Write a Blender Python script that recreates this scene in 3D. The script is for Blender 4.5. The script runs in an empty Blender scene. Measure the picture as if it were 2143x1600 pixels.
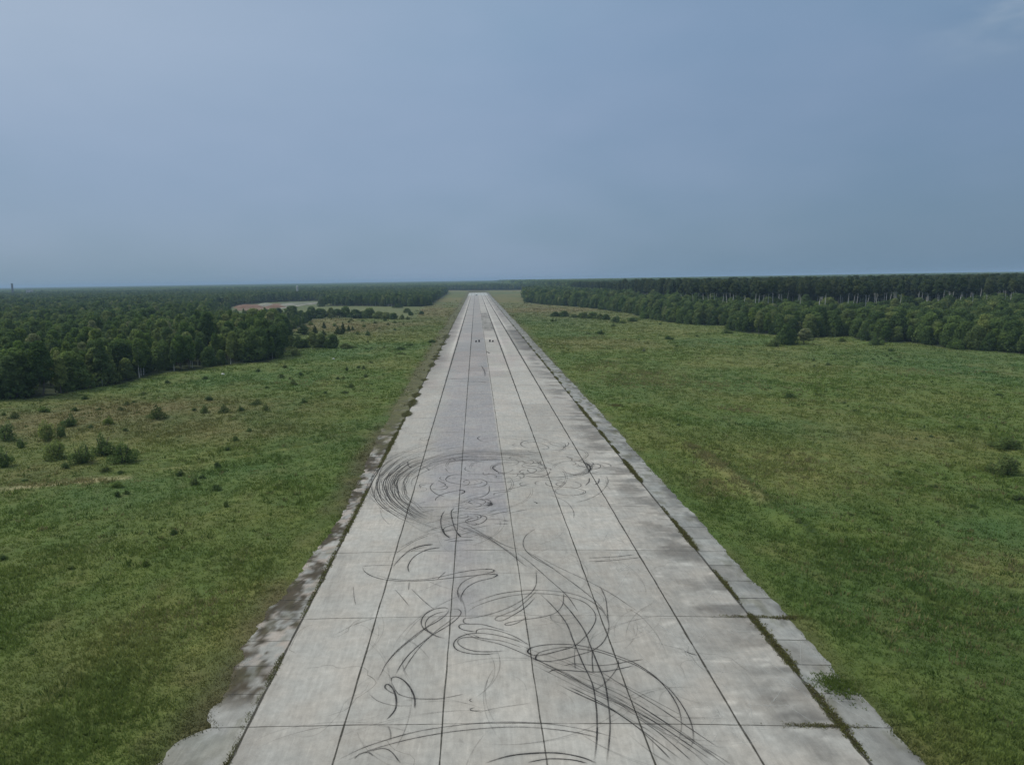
import bpy, math, random
import numpy as np
from mathutils import Vector, Matrix

R = math.radians
rng = np.random.default_rng(7)
random.seed(7)
scene = bpy.context.scene
COL = scene.collection

# ------------------------------------------------------------------ camera
CX, CZ = -4.243, 31.484                    # camera over the runway, left of its centre line
YAW, PITCH, ROLL, F, PCX = -0.0258, 0.1418, -0.0155, 1500.0, 960.0
cy_, sy_, cp_, sp_ = math.cos(YAW), math.sin(YAW), math.cos(PITCH), math.sin(PITCH)
FWD = np.array([sy_*cp_, cy_*cp_, -sp_])
RT0 = np.array([cy_, -sy_, 0.0])
UP0 = np.cross(RT0, FWD)
RT = math.cos(ROLL)*RT0 + math.sin(ROLL)*UP0
UP = -math.sin(ROLL)*RT0 + math.cos(ROLL)*UP0
cam_data = bpy.data.cameras.new('camera')
cam = bpy.data.objects.new('camera', cam_data)
COL.objects.link(cam)
cam.matrix_world = Matrix(((RT[0], UP[0], -FWD[0], CX), (RT[1], UP[1], -FWD[1], 0),
                           (RT[2], UP[2], -FWD[2], CZ), (0, 0, 0, 1)))
cam_data.sensor_width = 36
cam_data.lens = F/2143*36
cam_data.shift_x = (1071.5-PCX)/2143
cam_data.clip_start = 0.5
cam_data.clip_end = 60000
scene.camera = cam

def px(x, y, z=0.0):
    """ground point seen at pixel x, y of the 2143 x 1600 photograph"""
    d = FWD*F + RT*(x-PCX) - UP*(y-800)
    t = (z-CZ)/d[2]
    return CX+d[0]*t, d[1]*t
def mpp(x, y):
    """metres per photo pixel at the ground point seen at x, y"""
    a, b = px(x, y)
    return (np.array([a-CX, b, -CZ]) @ FWD)/F

# ------------------------------------------------------------------ world, sun, exposure
SUN = Vector((-0.85, 0.30, 1.0)).normalized()
world = bpy.data.worlds.new('World')
scene.world = world
world.use_nodes = True
W = world.node_tree
W.nodes.clear()
def wn(t, **k):
    n = W.nodes.new(t)
    for a, b in k.items(): setattr(n, a, b)
    return n
def math_node(T, op, a, b=None, clamp=False):
    n = T.nodes.new('ShaderNodeMath'); n.operation = op; n.use_clamp = clamp
    for i, v in enumerate((a, b)):
        if v is None: continue
        if isinstance(v, (int, float)): n.inputs[i].default_value = v
        else: T.links.new(v, n.inputs[i])
    return n.outputs[0]
def mixc(T, fac, a, b, blend='MIX'):
    n = T.nodes.new('ShaderNodeMix'); n.data_type = 'RGBA'; n.blend_type = blend
    for s, v in ((n.inputs[0], fac), (n.inputs[6], a), (n.inputs[7], b)):
        if isinstance(v, (int, float)): s.default_value = v
        elif isinstance(v, tuple): s.default_value = (*v, 1) if len(v) == 3 else v
        else: T.links.new(v, s)
    return n.outputs[2]
def ramp(T, fac, stops, interp='LINEAR'):
    n = T.nodes.new('ShaderNodeValToRGB'); n.color_ramp.interpolation = interp
    e = n.color_ramp.elements
    while len(e) < len(stops): e.new(0.5)
    for el, (p, c) in zip(e, stops):
        el.position = p
        el.color = (c, c, c, 1) if isinstance(c, (int, float)) else (*c, 1)
    T.links.new(fac, n.inputs[0])
    return n.outputs[0]
def srgb(r, g, b):
    return tuple(((v/255)/12.92 if v/255 < .04045 else ((v/255+.055)/1.055)**2.4) for v in (r, g, b))

sky = wn('ShaderNodeTexSky', sky_type='NISHITA', sun_disc=False)
sky.sun_elevation = math.asin(SUN.z)
sky.sun_rotation = math.atan2(SUN.x, SUN.y) % (2*math.pi)
sky.air_density = 1.0; sky.dust_density = 2.0
tc = wn('ShaderNodeTexCoord')
sep = wn('ShaderNodeSeparateXYZ'); W.links.new(tc.outputs['Generated'], sep.inputs[0])
X_, Y_, Z_ = sep.outputs
# thin overcast: colour by height above the horizon, then soft broad bands
elev = ramp(W, Z_, [(0.0, srgb(120, 148, 168)), (0.10, srgb(124, 150, 174)), (0.20, srgb(129, 154, 180)), (0.28, srgb(132, 160, 187)),
                    (0.42, srgb(142, 168, 193)), (0.60, srgb(190, 194, 198)), (1.0, srgb(252, 248, 240))])
mp = wn('ShaderNodeMapping'); mp.inputs['Scale'].default_value = (1.0, 1.0, 2.6)
mp.inputs['Rotation'].default_value = (0.0, 0.25, 0.0)
W.links.new(tc.outputs['Generated'], mp.inputs[0])
nz = wn('ShaderNodeTexNoise'); nz.inputs['Scale'].default_value = 1.7; nz.inputs['Detail'].default_value = 3.0
nz.inputs['Roughness'].default_value = 0.45
W.links.new(mp.outputs[0], nz.inputs['Vector'])
band = ramp(W, nz.outputs[0], [(0.42, 0.0), (0.60, 1.0)], 'EASE')
c1 = mixc(W, math_node(W, 'MULTIPLY', band, 0.42), elev, srgb(147, 166, 196))
# brighter veil high on the left, darker bank to the right
lft = math_node(W, 'MULTIPLY', math_node(W, 'SUBTRACT', 0.10, X_), 1.6, True)
hi = ramp(W, Z_, [(0.10, 0.0), (0.33, 1.0)], 'EASE')
c2 = mixc(W, math_node(W, 'MULTIPLY', math_node(W, 'MULTIPLY', lft, hi), 0.75, True), c1, srgb(172, 187, 204))
rgt = ramp(W, X_, [(-0.15, 0.0), (0.75, 1.0)])
c3 = mixc(W, rgt, c2, (0.52, 0.63, 0.70), 'MULTIPLY')
# wisps top right
mp2 = wn('ShaderNodeMapping'); mp2.inputs['Scale'].default_value = (2.0, 2.0, 6.0)
mp2.inputs['Location'].default_value = (0.3, 0.1, 0.0)
W.links.new(tc.outputs['Generated'], mp2.inputs[0])
nz2 = wn('ShaderNodeTexNoise'); nz2.inputs['Scale'].default_value = 2.4; nz2.inputs['Detail'].default_value = 5.0
W.links.new(mp2.outputs[0], nz2.inputs['Vector'])
wis = ramp(W, nz2.outputs[0], [(0.40, 0.0), (0.62, 1.0)], 'EASE')
hi2 = ramp(W, Z_, [(0.20, 0.0), (0.27, 1.0)], 'EASE')
rr = ramp(W, X_, [(0.46, 0.0), (0.56, 1.0)], 'EASE')
c4 = mixc(W, math_node(W, 'MULTIPLY', math_node(W, 'MULTIPLY', wis, hi2), math_node(W, 'MULTIPLY', rr, 0.6)), c3, srgb(175, 188, 200))
mott = wn('ShaderNodeTexNoise'); mott.inputs['Scale'].default_value = 6.0; mott.inputs['Detail'].default_value = 4.0
W.links.new(mp.outputs[0], mott.inputs['Vector'])
c5 = mixc(W, 0.20, c4, mixc(W, mott.outputs[0], srgb(105, 135, 165), srgb(165, 178, 205)))
bg1 = wn('ShaderNodeBackground'); bg1.inputs[1].default_value = 1.0
W.links.new(c5, bg1.inputs[0])
bg2 = wn('ShaderNodeBackground'); bg2.inputs[1].default_value = 0.08
W.links.new(sky.outputs[0], bg2.inputs[0])
ms = wn('ShaderNodeMixShader'); ms.inputs[0].default_value = 0.12
W.links.new(bg1.outputs[0], ms.inputs[1]); W.links.new(bg2.outputs[0], ms.inputs[2])
wo = wn('ShaderNodeOutputWorld'); W.links.new(ms.outputs[0], wo.inputs[0])

sun_d = bpy.data.lights.new('sun', 'SUN')
sun_d.energy = 2.3; sun_d.angle = R(14); sun_d.color = (1.0, 0.95, 0.86)
sun = bpy.data.objects.new('sun', sun_d); COL.objects.link(sun)
sun.rotation_euler = SUN.to_track_quat('Z', 'Y').to_euler()
scene.view_settings.view_transform = 'Standard'
scene.view_settings.look = 'None'
scene.view_settings.gamma = 1
scene.view_settings.exposure = 0.08
scene.cycles.max_bounces = 6
scene.cycles.diffuse_bounces = 3
scene.cycles.transparent_max_bounces = 24
scene.cycles.volume_bounces = 0

# ------------------------------------------------------------------ helpers
def tag(o, label=None, cat=None, group=None, kind=None):
    for k, v in (('label', label), ('category', cat), ('group', group), ('kind', kind)):
        if v: o[k] = v
    return o
def link(name, me, mat=None, parent=None):
    o = bpy.data.objects.new(name, me); COL.objects.link(o)
    if mat is not None:
        me.materials.append(mat)
    if parent: o.parent = parent
    return o
def mesh_np(name, V, Fq, cols=None, attr='col', floats=None, smooth=False):
    """V (n,3), Fq (m,k) faces all with k corners, cols (n,3) linear colours per vertex"""
    me = bpy.data.meshes.new(name)
    V = np.ascontiguousarray(V, dtype=np.float32); Fq = np.ascontiguousarray(Fq, dtype=np.int32)
    n, m, k = len(V), len(Fq), Fq.shape[1]
    me.vertices.add(n); me.vertices.foreach_set('co', V.ravel())
    me.loops.add(m*k); me.loops.foreach_set('vertex_index', Fq.ravel())
    me.polygons.add(m)
    me.polygons.foreach_set('loop_start', np.arange(0, m*k, k, dtype=np.int32))
    me.polygons.foreach_set('loop_total', np.full(m, k, dtype=np.int32))
    if smooth: me.polygons.foreach_set('use_smooth', np.ones(m, dtype=bool))
    me.update(calc_edges=True)
    if cols is not None:
        a = me.attributes.new(attr, 'FLOAT_COLOR', 'POINT')
        c = np.ones((n, 4), dtype=np.float32); c[:, :3] = cols
        a.data.foreach_set('color', c.ravel())
    for nm, arr in (floats or {}).items():
        a = me.attributes.new(nm, 'FLOAT', 'POINT')
        a.data.foreach_set('value', np.ascontiguousarray(arr, dtype=np.float32))
    return me
class MB:
    """collects boxes, tubes and faces for one mesh"""
    def __init__(s): s.v = []; s.f = []
    def add(s, vs, fs):
        b = len(s.v); s.v += [tuple(v) for v in vs]; s.f += [tuple(i+b for i in f) for f in fs]
    def box(s, x0, x1, y0, y1, z0, z1):
        s.add([(x0, y0, z0), (x1, y0, z0), (x1, y1, z0), (x0, y1, z0), (x0, y0, z1), (x1, y0, z1), (x1, y1, z1), (x0, y1, z1)],
              [(3, 2, 1, 0), (4, 5, 6, 7), (0, 1, 5, 4), (1, 2, 6, 5), (2, 3, 7, 6), (3, 0, 4, 7)])
    def tube(s, pts, rad, n=8, cap=True):
        pts = [Vector(p) for p in pts]; rings = []
        for i, p in enumerate(pts):
            d = (pts[min(i+1, len(pts)-1)]-pts[max(i-1, 0)]).normalized()
            a = d.orthogonal().normalized() if abs(d.z) < 0.95 else Vector((1, 0, 0))
            a = (a - d*a.dot(d)).normalized(); b = d.cross(a)
            rings.append([p+(a*math.cos(t)+b*math.sin(t))*rad[i] for t in [2*math.pi*k/n for k in range(n)]])
        vs = [v for r in rings for v in r]; fs = []
        for i in range(len(pts)-1):
            for k in range(n):
                fs.append((i*n+k, i*n+(k+1) % n, (i+1)*n+(k+1) % n, (i+1)*n+k))
        if cap: fs += [tuple(range(n))[::-1], tuple((len(pts)-1)*n+k for k in range(n))]
        s.add(vs, fs)
    def lathe(s, prof, n=16):
        vs = []; fs = []
        for r, z in prof: vs += [(r*math.cos(2*math.pi*k/n), r*math.sin(2*math.pi*k/n), z) for k in range(n)]
        for i in range(len(prof)-1):
            for k in range(n): fs.append((i*n+k, i*n+(k+1) % n, (i+1)*n+(k+1) % n, (i+1)*n+k))
        s.add(vs, fs)
    def mesh(s, name):
        me = bpy.data.meshes.new(name); me.from_pydata(s.v, [], s.f); me.update(); return me
    def build(s, name, mat, parent=None): return link(name, s.mesh(name), mat, parent)
def empty(name, loc, rz=0.0):
    o = bpy.data.objects.new(name, None); COL.objects.link(o)
    o.location = loc; o.rotation_euler = (0, 0, rz); o.empty_display_size = 1
    return o

_perm = rng.random((256, 256))
def vn(x, y):
    xi = np.floor(x).astype(int); yi = np.floor(y).astype(int); fx = x-xi; fy = y-yi
    fx = fx*fx*(3-2*fx); fy = fy*fy*(3-2*fy)
    g = lambda i, j: _perm[i % 256, j % 256]
    a = g(xi, yi)*(1-fx)+g(xi+1, yi)*fx; b = g(xi, yi+1)*(1-fx)+g(xi+1, yi+1)*fx
    return a*(1-fy)+b*fy
def fbm(x, y, o=4):
    x = np.asarray(x, float); y = np.asarray(y, float)
    s = 0; t = 0; a = 1.0
    for i in range(o):
        s = s+a*vn(x*2**i+17.3*i, y*2**i+5.1*i); t += a; a *= .5
    return s/t
def sst(a, b, x):
    t = np.clip((x-a)/(b-a), 0, 1); return t*t*(3-2*t)
def lerp(a, b, t): return a*(1-t)+b*t

def new_mat(name):
    m = bpy.data.materials.new(name); m.use_nodes = True
    T = m.node_tree; T.nodes.clear()
    out = T.nodes.new('ShaderNodeOutputMaterial')
    b = T.nodes.new('ShaderNodeBsdfPrincipled'); b.inputs['Specular IOR Level'].default_value = 0.2
    b.inputs['Roughness'].default_value = 0.9
    T.links.new(b.outputs[0], out.inputs[0])
    return m, T, b, out
def noise_out(T, scale, detail=4, rough=0.55, vec=None, stretch=None):
    n = T.nodes.new('ShaderNodeTexNoise'); n.inputs['Scale'].default_value = scale
    n.inputs['Detail'].default_value = detail; n.inputs['Roughness'].default_value = rough
    if stretch is not None:
        mpn = T.nodes.new('ShaderNodeMapping'); mpn.inputs['Scale'].default_value = stretch[:3]
        if len(stretch) > 3: mpn.inputs['Rotation'].default_value = (0, 0, stretch[3])
        T.links.new(vec, mpn.inputs[0]); vec = mpn.outputs[0]
    if vec is not None: T.links.new(vec, n.inputs['Vector'])
    return n.outputs[0]
def simple_mat(name, c, rough=0.85, var=0.25, scale=3.0):
    m, T, b, o = new_mat(name)
    g = T.nodes.new('ShaderNodeNewGeometry')
    n = noise_out(T, scale, 5, .6, g.outputs['Position'])
    T.links.new(mixc(T, n, tuple(v*(1-var) for v in c), tuple(min(1, v*(1+var)) for v in c)), b.inputs['Base Color'])
    b.inputs['Roughness'].default_value = rough
    return m

# ------------------------------------------------------------------ terrain colour and relief
LANE, L0, SL = 7.0, 47.08, 16.4966
RW_END = px(998, 612.5)[1]
def crown(x):
    ax = np.abs(x)
    return np.where(ax < 21, 0.27*(1-(x/21)**2), -0.02*(ax-21))

GREEN = np.array([.100, .143, .034]); YEL = np.array([.158, .172, .056]); BRN = np.array([.145, .118, .054])
DRK = np.array([.064, .102, .024]); BLU = np.array([.066, .126, .042]); PALE = np.array([.20, .19, .085]); STRAW = np.array([.26, .24, .13])
blobs = [  # px x, y, rx, ry, colour, strength
    (90, 880, 260, 45, BRN, .75), (330, 850, 260, 30, BRN, .8), (450, 900, 250, 30, BRN, .55), (60, 990, 160, 28, BRN, .6),
    (620, 850, 120, 18, BRN, .35), (560, 790, 200, 25, BLU, .55), (680, 740, 110, 14, BLU, .7), (750, 690, 110, 10, BRN, .8),
    (700, 680, 100, 8, BRN, .5), (900, 640, 50, 12, BRN, .5), (250, 1040, 170, 40, BLU, .75), (480, 985, 200, 20, BLU, .45),
    (350, 1090, 200, 60, YEL, .35), (120, 1180, 200, 50, YEL, .30), (520, 1090, 120, 50, YEL, .35), (60, 1290, 160, 45, DRK, .35),
    (300, 1330, 160, 40, YEL, .45), (150, 1420, 200, 50, DRK, .40), (430, 1380, 120, 45, YEL, .4), (240, 1520, 220, 50, DRK, .3),
    (60, 1560, 120, 60, YEL, .2), (560, 1230, 50, 60, YEL, .4), (700, 1000, 60, 60, GREEN, .6),
    (1180, 650, 90, 14, BRN, .45), (1120, 640, 50, 10, BRN, .5), (1300, 690, 160, 12, YEL, .4), (1250, 720, 140, 10, BRN, .35),
    (1330, 780, 160, 22, YEL, .55), (1400, 745, 180, 15, GREEN, .5), (1560, 760, 160, 12, YEL, .5), (1700, 745, 160, 12, BLU, .35),
    (2000, 770, 160, 22, BLU, .7), (1860, 810, 220, 20, GREEN, .5), (1480, 830, 140, 20, YEL, .6), (1560, 880, 110, 18, BLU, .5),
    (1690, 900, 130, 22, BLU, .55), (1650, 960, 110, 26, YEL, .65), (1760, 1000, 120, 22, YEL, .7), (1470, 1000, 60, 35, YEL, .75),
    (1480, 1020, 45, 14, PALE, .35), (1560, 1090, 70, 50, BLU, .25), (1900, 920, 160, 25, BRN, .35), (2000, 1000, 180, 35, GREEN, .6),
    (1930, 1040, 130, 22, YEL, .55), (1700, 1060, 120, 22, BLU, .55), (2050, 1100, 160, 40, BLU, .5), (1690, 1160, 80, 36, YEL, .5),
    (1850, 1180, 120, 40, DRK, .5), (1780, 1230, 70, 60, DRK, .35), (2070, 1190, 120, 35, YEL, .45), (1950, 1290, 180, 30, DRK, .7),
    (1680, 1330, 60, 60, YEL, .35), (1950, 1420, 160, 60, YEL, .28), (2060, 1370, 110, 40, DRK, .6), (2090, 1420, 50, 40, DRK, .6),
    (1850, 1520, 120, 60, DRK, .35), (2060, 1540, 100, 50, YEL, .25), (1350, 900, 60, 40, YEL, .45), (1240, 780, 50, 25, YEL, .4),
    (1420, 905, 60, 18, DRK, .45), (1380, 870, 90, 12, DRK, .35), (1520, 920, 60, 14, DRK, .4),
]
BL = []
for bx_, by_, rx, ry, c, s in blobs:
    gx, gy = px(bx_, by_)
    y1 = px(bx_, by_-ry)[1]; y2 = px(bx_, by_+ry)[1]
    BL.append((gx, gy, rx*mpp(bx_, by_), abs(y1-y2)/2, c, s))
lines_px = [  # tracks, banks and pale streaks: points, half width m, colour, strength
    ([(0, 1022), (90, 1014), (180, 1006), (260, 998)], 1.1, STRAW*1.15, 1.5), ([(60, 1016), (150, 1006), (215, 1001)], 1.2, STRAW, 1.0),
    ([(180, 990), (300, 980), (420, 962), (540, 945), (660, 925), (760, 905)], 1.5, DRK, .8),
    ([(240, 996), (330, 984), (440, 968), (560, 949), (680, 926)], 0.5, YEL*1.2, .8),
    ([(430, 985), (540, 967), (640, 950), (760, 925)], 1.4, DRK, .55),
    ([(0, 1045), (120, 1030), (260, 1012)], 1.2, DRK, .5),
    ([(420, 848), (540, 842), (660, 830), (760, 812)], 1.8, DRK, .5), ([(520, 832), (640, 822), (760, 800)], 1.4, DRK, .4),
    ([(0, 842), (80, 835), (140, 831)], 1.0, PALE, .6), ([(430, 903), (530, 903)], .5, PALE, .5),
    ([(700, 718), (760, 722), (830, 712)], 1.8, DRK, .6), ([(560, 770), (640, 790), (760, 776), (860, 760)], 1.4, DRK, .4),
    ([(640, 812), (720, 800), (800, 786)], 1.2, YEL, .6),
    ([(1440, 938), (1470, 955), (1500, 975), (1540, 1000), (1580, 1030), (1600, 1050)], 1.2, PALE, .75),
    ([(1455, 930), (1500, 955), (1560, 995), (1610, 1035)], 1.3, DRK, .6),
    ([(1630, 1060), (1700, 1110), (1790, 1170), (1880, 1230), (1990, 1310), (2143, 1400)], 2.0, DRK, .55),
    ([(1900, 1240), (2010, 1270), (2143, 1300)], 1.0, YEL, .5), ([(1880, 1225), (2000, 1250), (2143, 1275)], 1.6, DRK, .4),
    ([(1230, 730), (1300, 735), (1400, 742)], 2.0, YEL, .4), ([(1205, 706), (1250, 706)], 1.8, BRN, .7),
    ([(1560, 760), (1700, 762), (1850, 770)], 2.0, PALE, .3), ([(1480, 820), (1620, 835), (1760, 838)], 1.2, PALE, .3),
    ([(1600, 850), (1700, 856), (1850, 868)], 1.4, DRK, .4), ([(1780, 858), (1900, 868), (2080, 880)], 1.2, DRK, .35),
    ([(870, 664), (960, 664)], 4.0, YEL, .5), ([(930, 626), (975, 626)], 8, YEL, .6), ([(1110, 700), (1150, 703)], 1.2, DRK, .5),
]
LN = [(np.array([px(a, b) for a, b in pts]), hw, c, s) for pts, hw, c, s in lines_px]
# bare red earth and the pale road in the clearing
clear_px = [(470, 662), (488, 640), (560, 632.5), (662, 629), (700, 636), (652, 645), (610, 652), (540, 664)]
CLEAR = np.array([px(a, b) for a, b in clear_px])
OPENF = np.array([px(*q) for q in [(560, 665.5), (870, 667), (884, 641), (690, 640), (622, 646), (560, 658)]])
RED = np.array([px(a, b) for a, b in [(492, 649), (497, 638), (560, 635), (590, 634.5), (588, 646), (540, 650)]])
SAND = np.array([px(a, b) for a, b in [(560, 636), (600, 633), (662, 631), (700, 633), (660, 637), (590, 643)]])
def inpoly(x, y, P):
    r = np.zeros(np.shape(x), bool); n = len(P)
    for i in range(n):
        x1, y1 = P[i]; x2, y2 = P[(i+1) % n]
        c = ((y1 > y) != (y2 > y))
        r ^= c & (x < (x2-x1)*(y-y1)/(y2-y1+1e-12)+x1)
    return r
def pdist(x, y, P):
    d = np.full(np.shape(x), 1e9)
    for (x1, y1), (x2, y2) in zip(P[:-1], P[1:]):
        L = (x2-x1)**2+(y2-y1)**2
        t = np.clip(((x-x1)*(x2-x1)+(y-y1)*(y2-y1))/L, 0, 1)
        d = np.minimum(d, np.hypot(x-x1-t*(x2-x1), y-y1-t*(y2-y1)))
    return d

FIELD_L = [(0, 836), (60, 833), (110, 828), (201, 808), (244, 803), (310, 787), (353, 777), (413, 774), (460, 765), (500, 762),
           (561, 759), (585, 748), (596, 738), (600, 726), (590, 712), (600, 700), (612, 690), (640, 682), (650, 668), (700, 665), (760, 666), (850, 666), (868, 650),
           (884, 641), (905, 637), (917, 628), (938, 613.5), (930, 607), (976, 607.5)]
FIELD_R = [(1000, 607.2), (1122, 606.5), (1118, 612), (1092, 622), (1096, 630), (1112, 634), (1134, 637), (1213, 642), (1266, 648), (1319, 656), (1372, 670),
           (1453, 680), (1521, 681), (1528, 693), (1600, 699), (1619, 700), (1690, 706), (1782, 702), (1798, 711), (1846, 716), (1904, 716),
           (1975, 727), (2031, 731), (2094, 737), (2143, 741)]
FP = [px(a, b) for a, b in FIELD_L+FIELD_R]
FP = [(FP[0][0]-400, FP[0][1]-120), (-700, -3000)][::-1]+[] if False else FP
FPOLY = np.array([(-2500., -2500.), (FP[0][0]-700, FP[0][1]-200)]+FP+[(FP[-1][0]+700, FP[-1][1]-200), (2500., -2500.)])

def grass_col(x, y):
    x = np.asarray(x, float); y = np.asarray(y, float)
    D = np.hypot(x, y)
    n1 = fbm(x/55+3, y/70+9, 4); n2 = fbm(x/13+40, y/20+2, 4); n3 = fbm(x/3.2+80, y/4.5+11, 3); n4 = fbm(x/150, y/150, 2)
    c = GREEN[None]*np.ones(x.shape+(1,))
    L = lambda c, t, k: c*(1-t[..., None])+k*t[..., None]
    c = L(c, sst(.50, .72, n1)*.6, YEL); c = L(c, sst(.52, .30, n1)*.45, BLU)
    c = L(c, sst(260, 900, D)*.75, np.array([.105, .115, .048])); c = L(c, sst(.45, .6, n4)*sst(250, 600, D)*.6, BRN*1.15)
    for gx, gy, sx, sy, k, s in BL:
        w = np.exp(-((x-gx)/sx)**2-((y-gy)/sy)**2)
        w = s*np.clip(w*(0.65+0.9*(n2-.3)), 0, 1)
        c = L(c, w, k)
    for P, hw, k, s in LN:
        m = (x > P[:, 0].min()-9) & (x < P[:, 0].max()+9) & (y > P[:, 1].min()-25) & (y < P[:, 1].max()+25)
        if not m.any(): continue
        w = np.zeros(x.shape); d = pdist(x[m], y[m], P)
        w[m] = s*np.exp(-(d/hw)**2)*np.clip(.5+1.2*(n3[m]-.25), 0, 1)
        c = L(c, w, k)
    c = L(c, sst(.55, .78, n2)*.40, YEL); c = L(c, sst(.45, .22, n2)*.38, DRK*1.1)
    c = L(c, sst(.60, .80, n3)*.22, PALE*.75); c = L(c, sst(.42, .22, n3)*.22, DRK)
    # forest floor
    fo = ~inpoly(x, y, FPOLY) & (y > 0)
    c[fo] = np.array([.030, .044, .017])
    m = inpoly(x, y, OPENF); c[m] = np.array([.115, .135, .055])*(.7+.6*n2[m])[:, None]
    m = inpoly(x, y, CLEAR); c[m] = np.array([.10, .125, .05])*(.7+.6*n2[m])[:, None]
    m = inpoly(x, y, SAND); c[m] = np.array([.15, .165, .125])*(.7+.6*n2[m])[:, None]
    m = inpoly(x, y, RED); c[m] = np.array([.165, .115, .078])*(.7+.6*n2[m])[:, None]
    # verge: brown soil and olive weeds right beside the concrete
    ax = np.abs(x)
    lf = (x < 0)
    edge = np.where(lf, sst(27.0+3*n3, 24.0, ax), sst(26.0+1.5*n3, 24.4, ax))
    far_strip = sst(150, 260, y)*sst(25+5*n2+sst(200, 500, y)*np.where(lf, 3, 5), 22, ax)
    c = L(c, np.clip(edge*np.where(lf, .75, .35)*sst(.25, .5, n2), 0, 1), np.array([.085, .068, .040]))
    c = L(c, far_strip*.7, np.array([.085, .080, .036]))
    return c*(0.86+0.28*fbm(x/1.1, y/1.6, 2))[..., None]
BANK = np.array([px(a, b) for a, b in [(1430, 930), (1470, 952), (1510, 978), (1560, 1015), (1610, 1055), (1680, 1110)]])
DITCH = np.array([px(a, b) for a, b in [(180, 990), (300, 980), (420, 962), (540, 945), (660, 925), (760, 905)]])
def gz(x, y):
    x = np.asarray(x, float); y = np.asarray(y, float); ax = np.abs(x)
    w = sst(23.5, 33, ax)
    z = (fbm(x/28, y/28, 3)-.5)*.9+(fbm(x/6+9, y/6, 3)-.5)*.50+(fbm(x/2.2+9, y/2.2, 2)-.5)*.22
    z = z*w*sst(4000, 400, np.hypot(x, y))
    z = z-0.10-0.18*(1-sst(21.5, 24.5, ax))*(y < RW_END+30)
    m = (x > 15) & (x < 110) & (y > 60) & (y < 220)
    if m.any():
        z = np.array(z); z[m] += .75*np.exp(-(pdist(x[m], y[m], BANK)/1.6)**2)
    m = (x > -160) & (x < -20) & (y > 60) & (y < 260)
    if m.any():
        z = np.array(z); d = pdist(x[m], y[m], DITCH); z[m] += -.35*np.exp(-(d/1.2)**2)+.25*np.exp(-((d-2.2)/1.0)**2)
    return z

# ------------------------------------------------------------------ ground sheet
rr_ = np.concatenate([[0.5], 4*1.0115**np.arange(0, 720)]); rr_ = rr_[rr_ < 14000]
az = np.concatenate([np.linspace(-180, -52, 40)[:-1], np.linspace(-52, 50, 560), np.linspace(50, 180, 40)[1:-1]])
RRg, AZ = np.meshgrid(rr_, np.radians(az), indexing='ij')
gx = CX+RRg*np.sin(AZ); gy = RRg*np.cos(AZ)
G = np.stack([gx, gy, gz(gx, gy)], -1).reshape(-1, 3)
nr, na = RRg.shape
i, j = np.meshgrid(np.arange(nr-1), np.arange(na), indexing='ij'); j2 = (j+1) % na
Fg = np.stack([i*na+j, i*na+j2, (i+1)*na+j2, (i+1)*na+j], -1).reshape(-1, 4)[:, ::-1]
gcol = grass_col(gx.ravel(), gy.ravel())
m_ground, T, b, o_ = new_mat('meadow_soil')
at = T.nodes.new('ShaderNodeAttribute'); at.attribute_name = 'col'
g = T.nodes.new('ShaderNodeNewGeometry'); P_ = g.outputs['Position']
nA = noise_out(T, 0.9, 6, .7, P_); nB = noise_out(T, 4.5, 5, .7, P_); nC = noise_out(T, 0.22, 5, .6, P_, (1, .7, 1))
va = ramp(T, nA, [(.30, .82), (.70, 1.20)]); vb = ramp(T, nB, [(.30, .86), (.72, 1.16)])
vc = ramp(T, nC, [(.3, (.84, .95, .90)), (.7, (1.20, 1.08, 1.05))])
c = mixc(T, 1.0, at.outputs[0], va, 'MULTIPLY'); c = mixc(T, 1.0, c, vb, 'MULTIPLY'); c = mixc(T, 1.0, c, vc, 'MULTIPLY')
T.links.new(c, b.inputs['Base Color'])
bm_ = T.nodes.new('ShaderNodeBump'); bm_.inputs['Strength'].default_value = .8; bm_.inputs['Distance'].default_value = .25
T.links.new(nB, bm_.inputs['Height']); T.links.new(bm_.outputs[0], b.inputs['Normal'])
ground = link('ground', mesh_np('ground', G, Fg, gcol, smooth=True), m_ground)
tag(ground, kind='structure')

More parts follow.
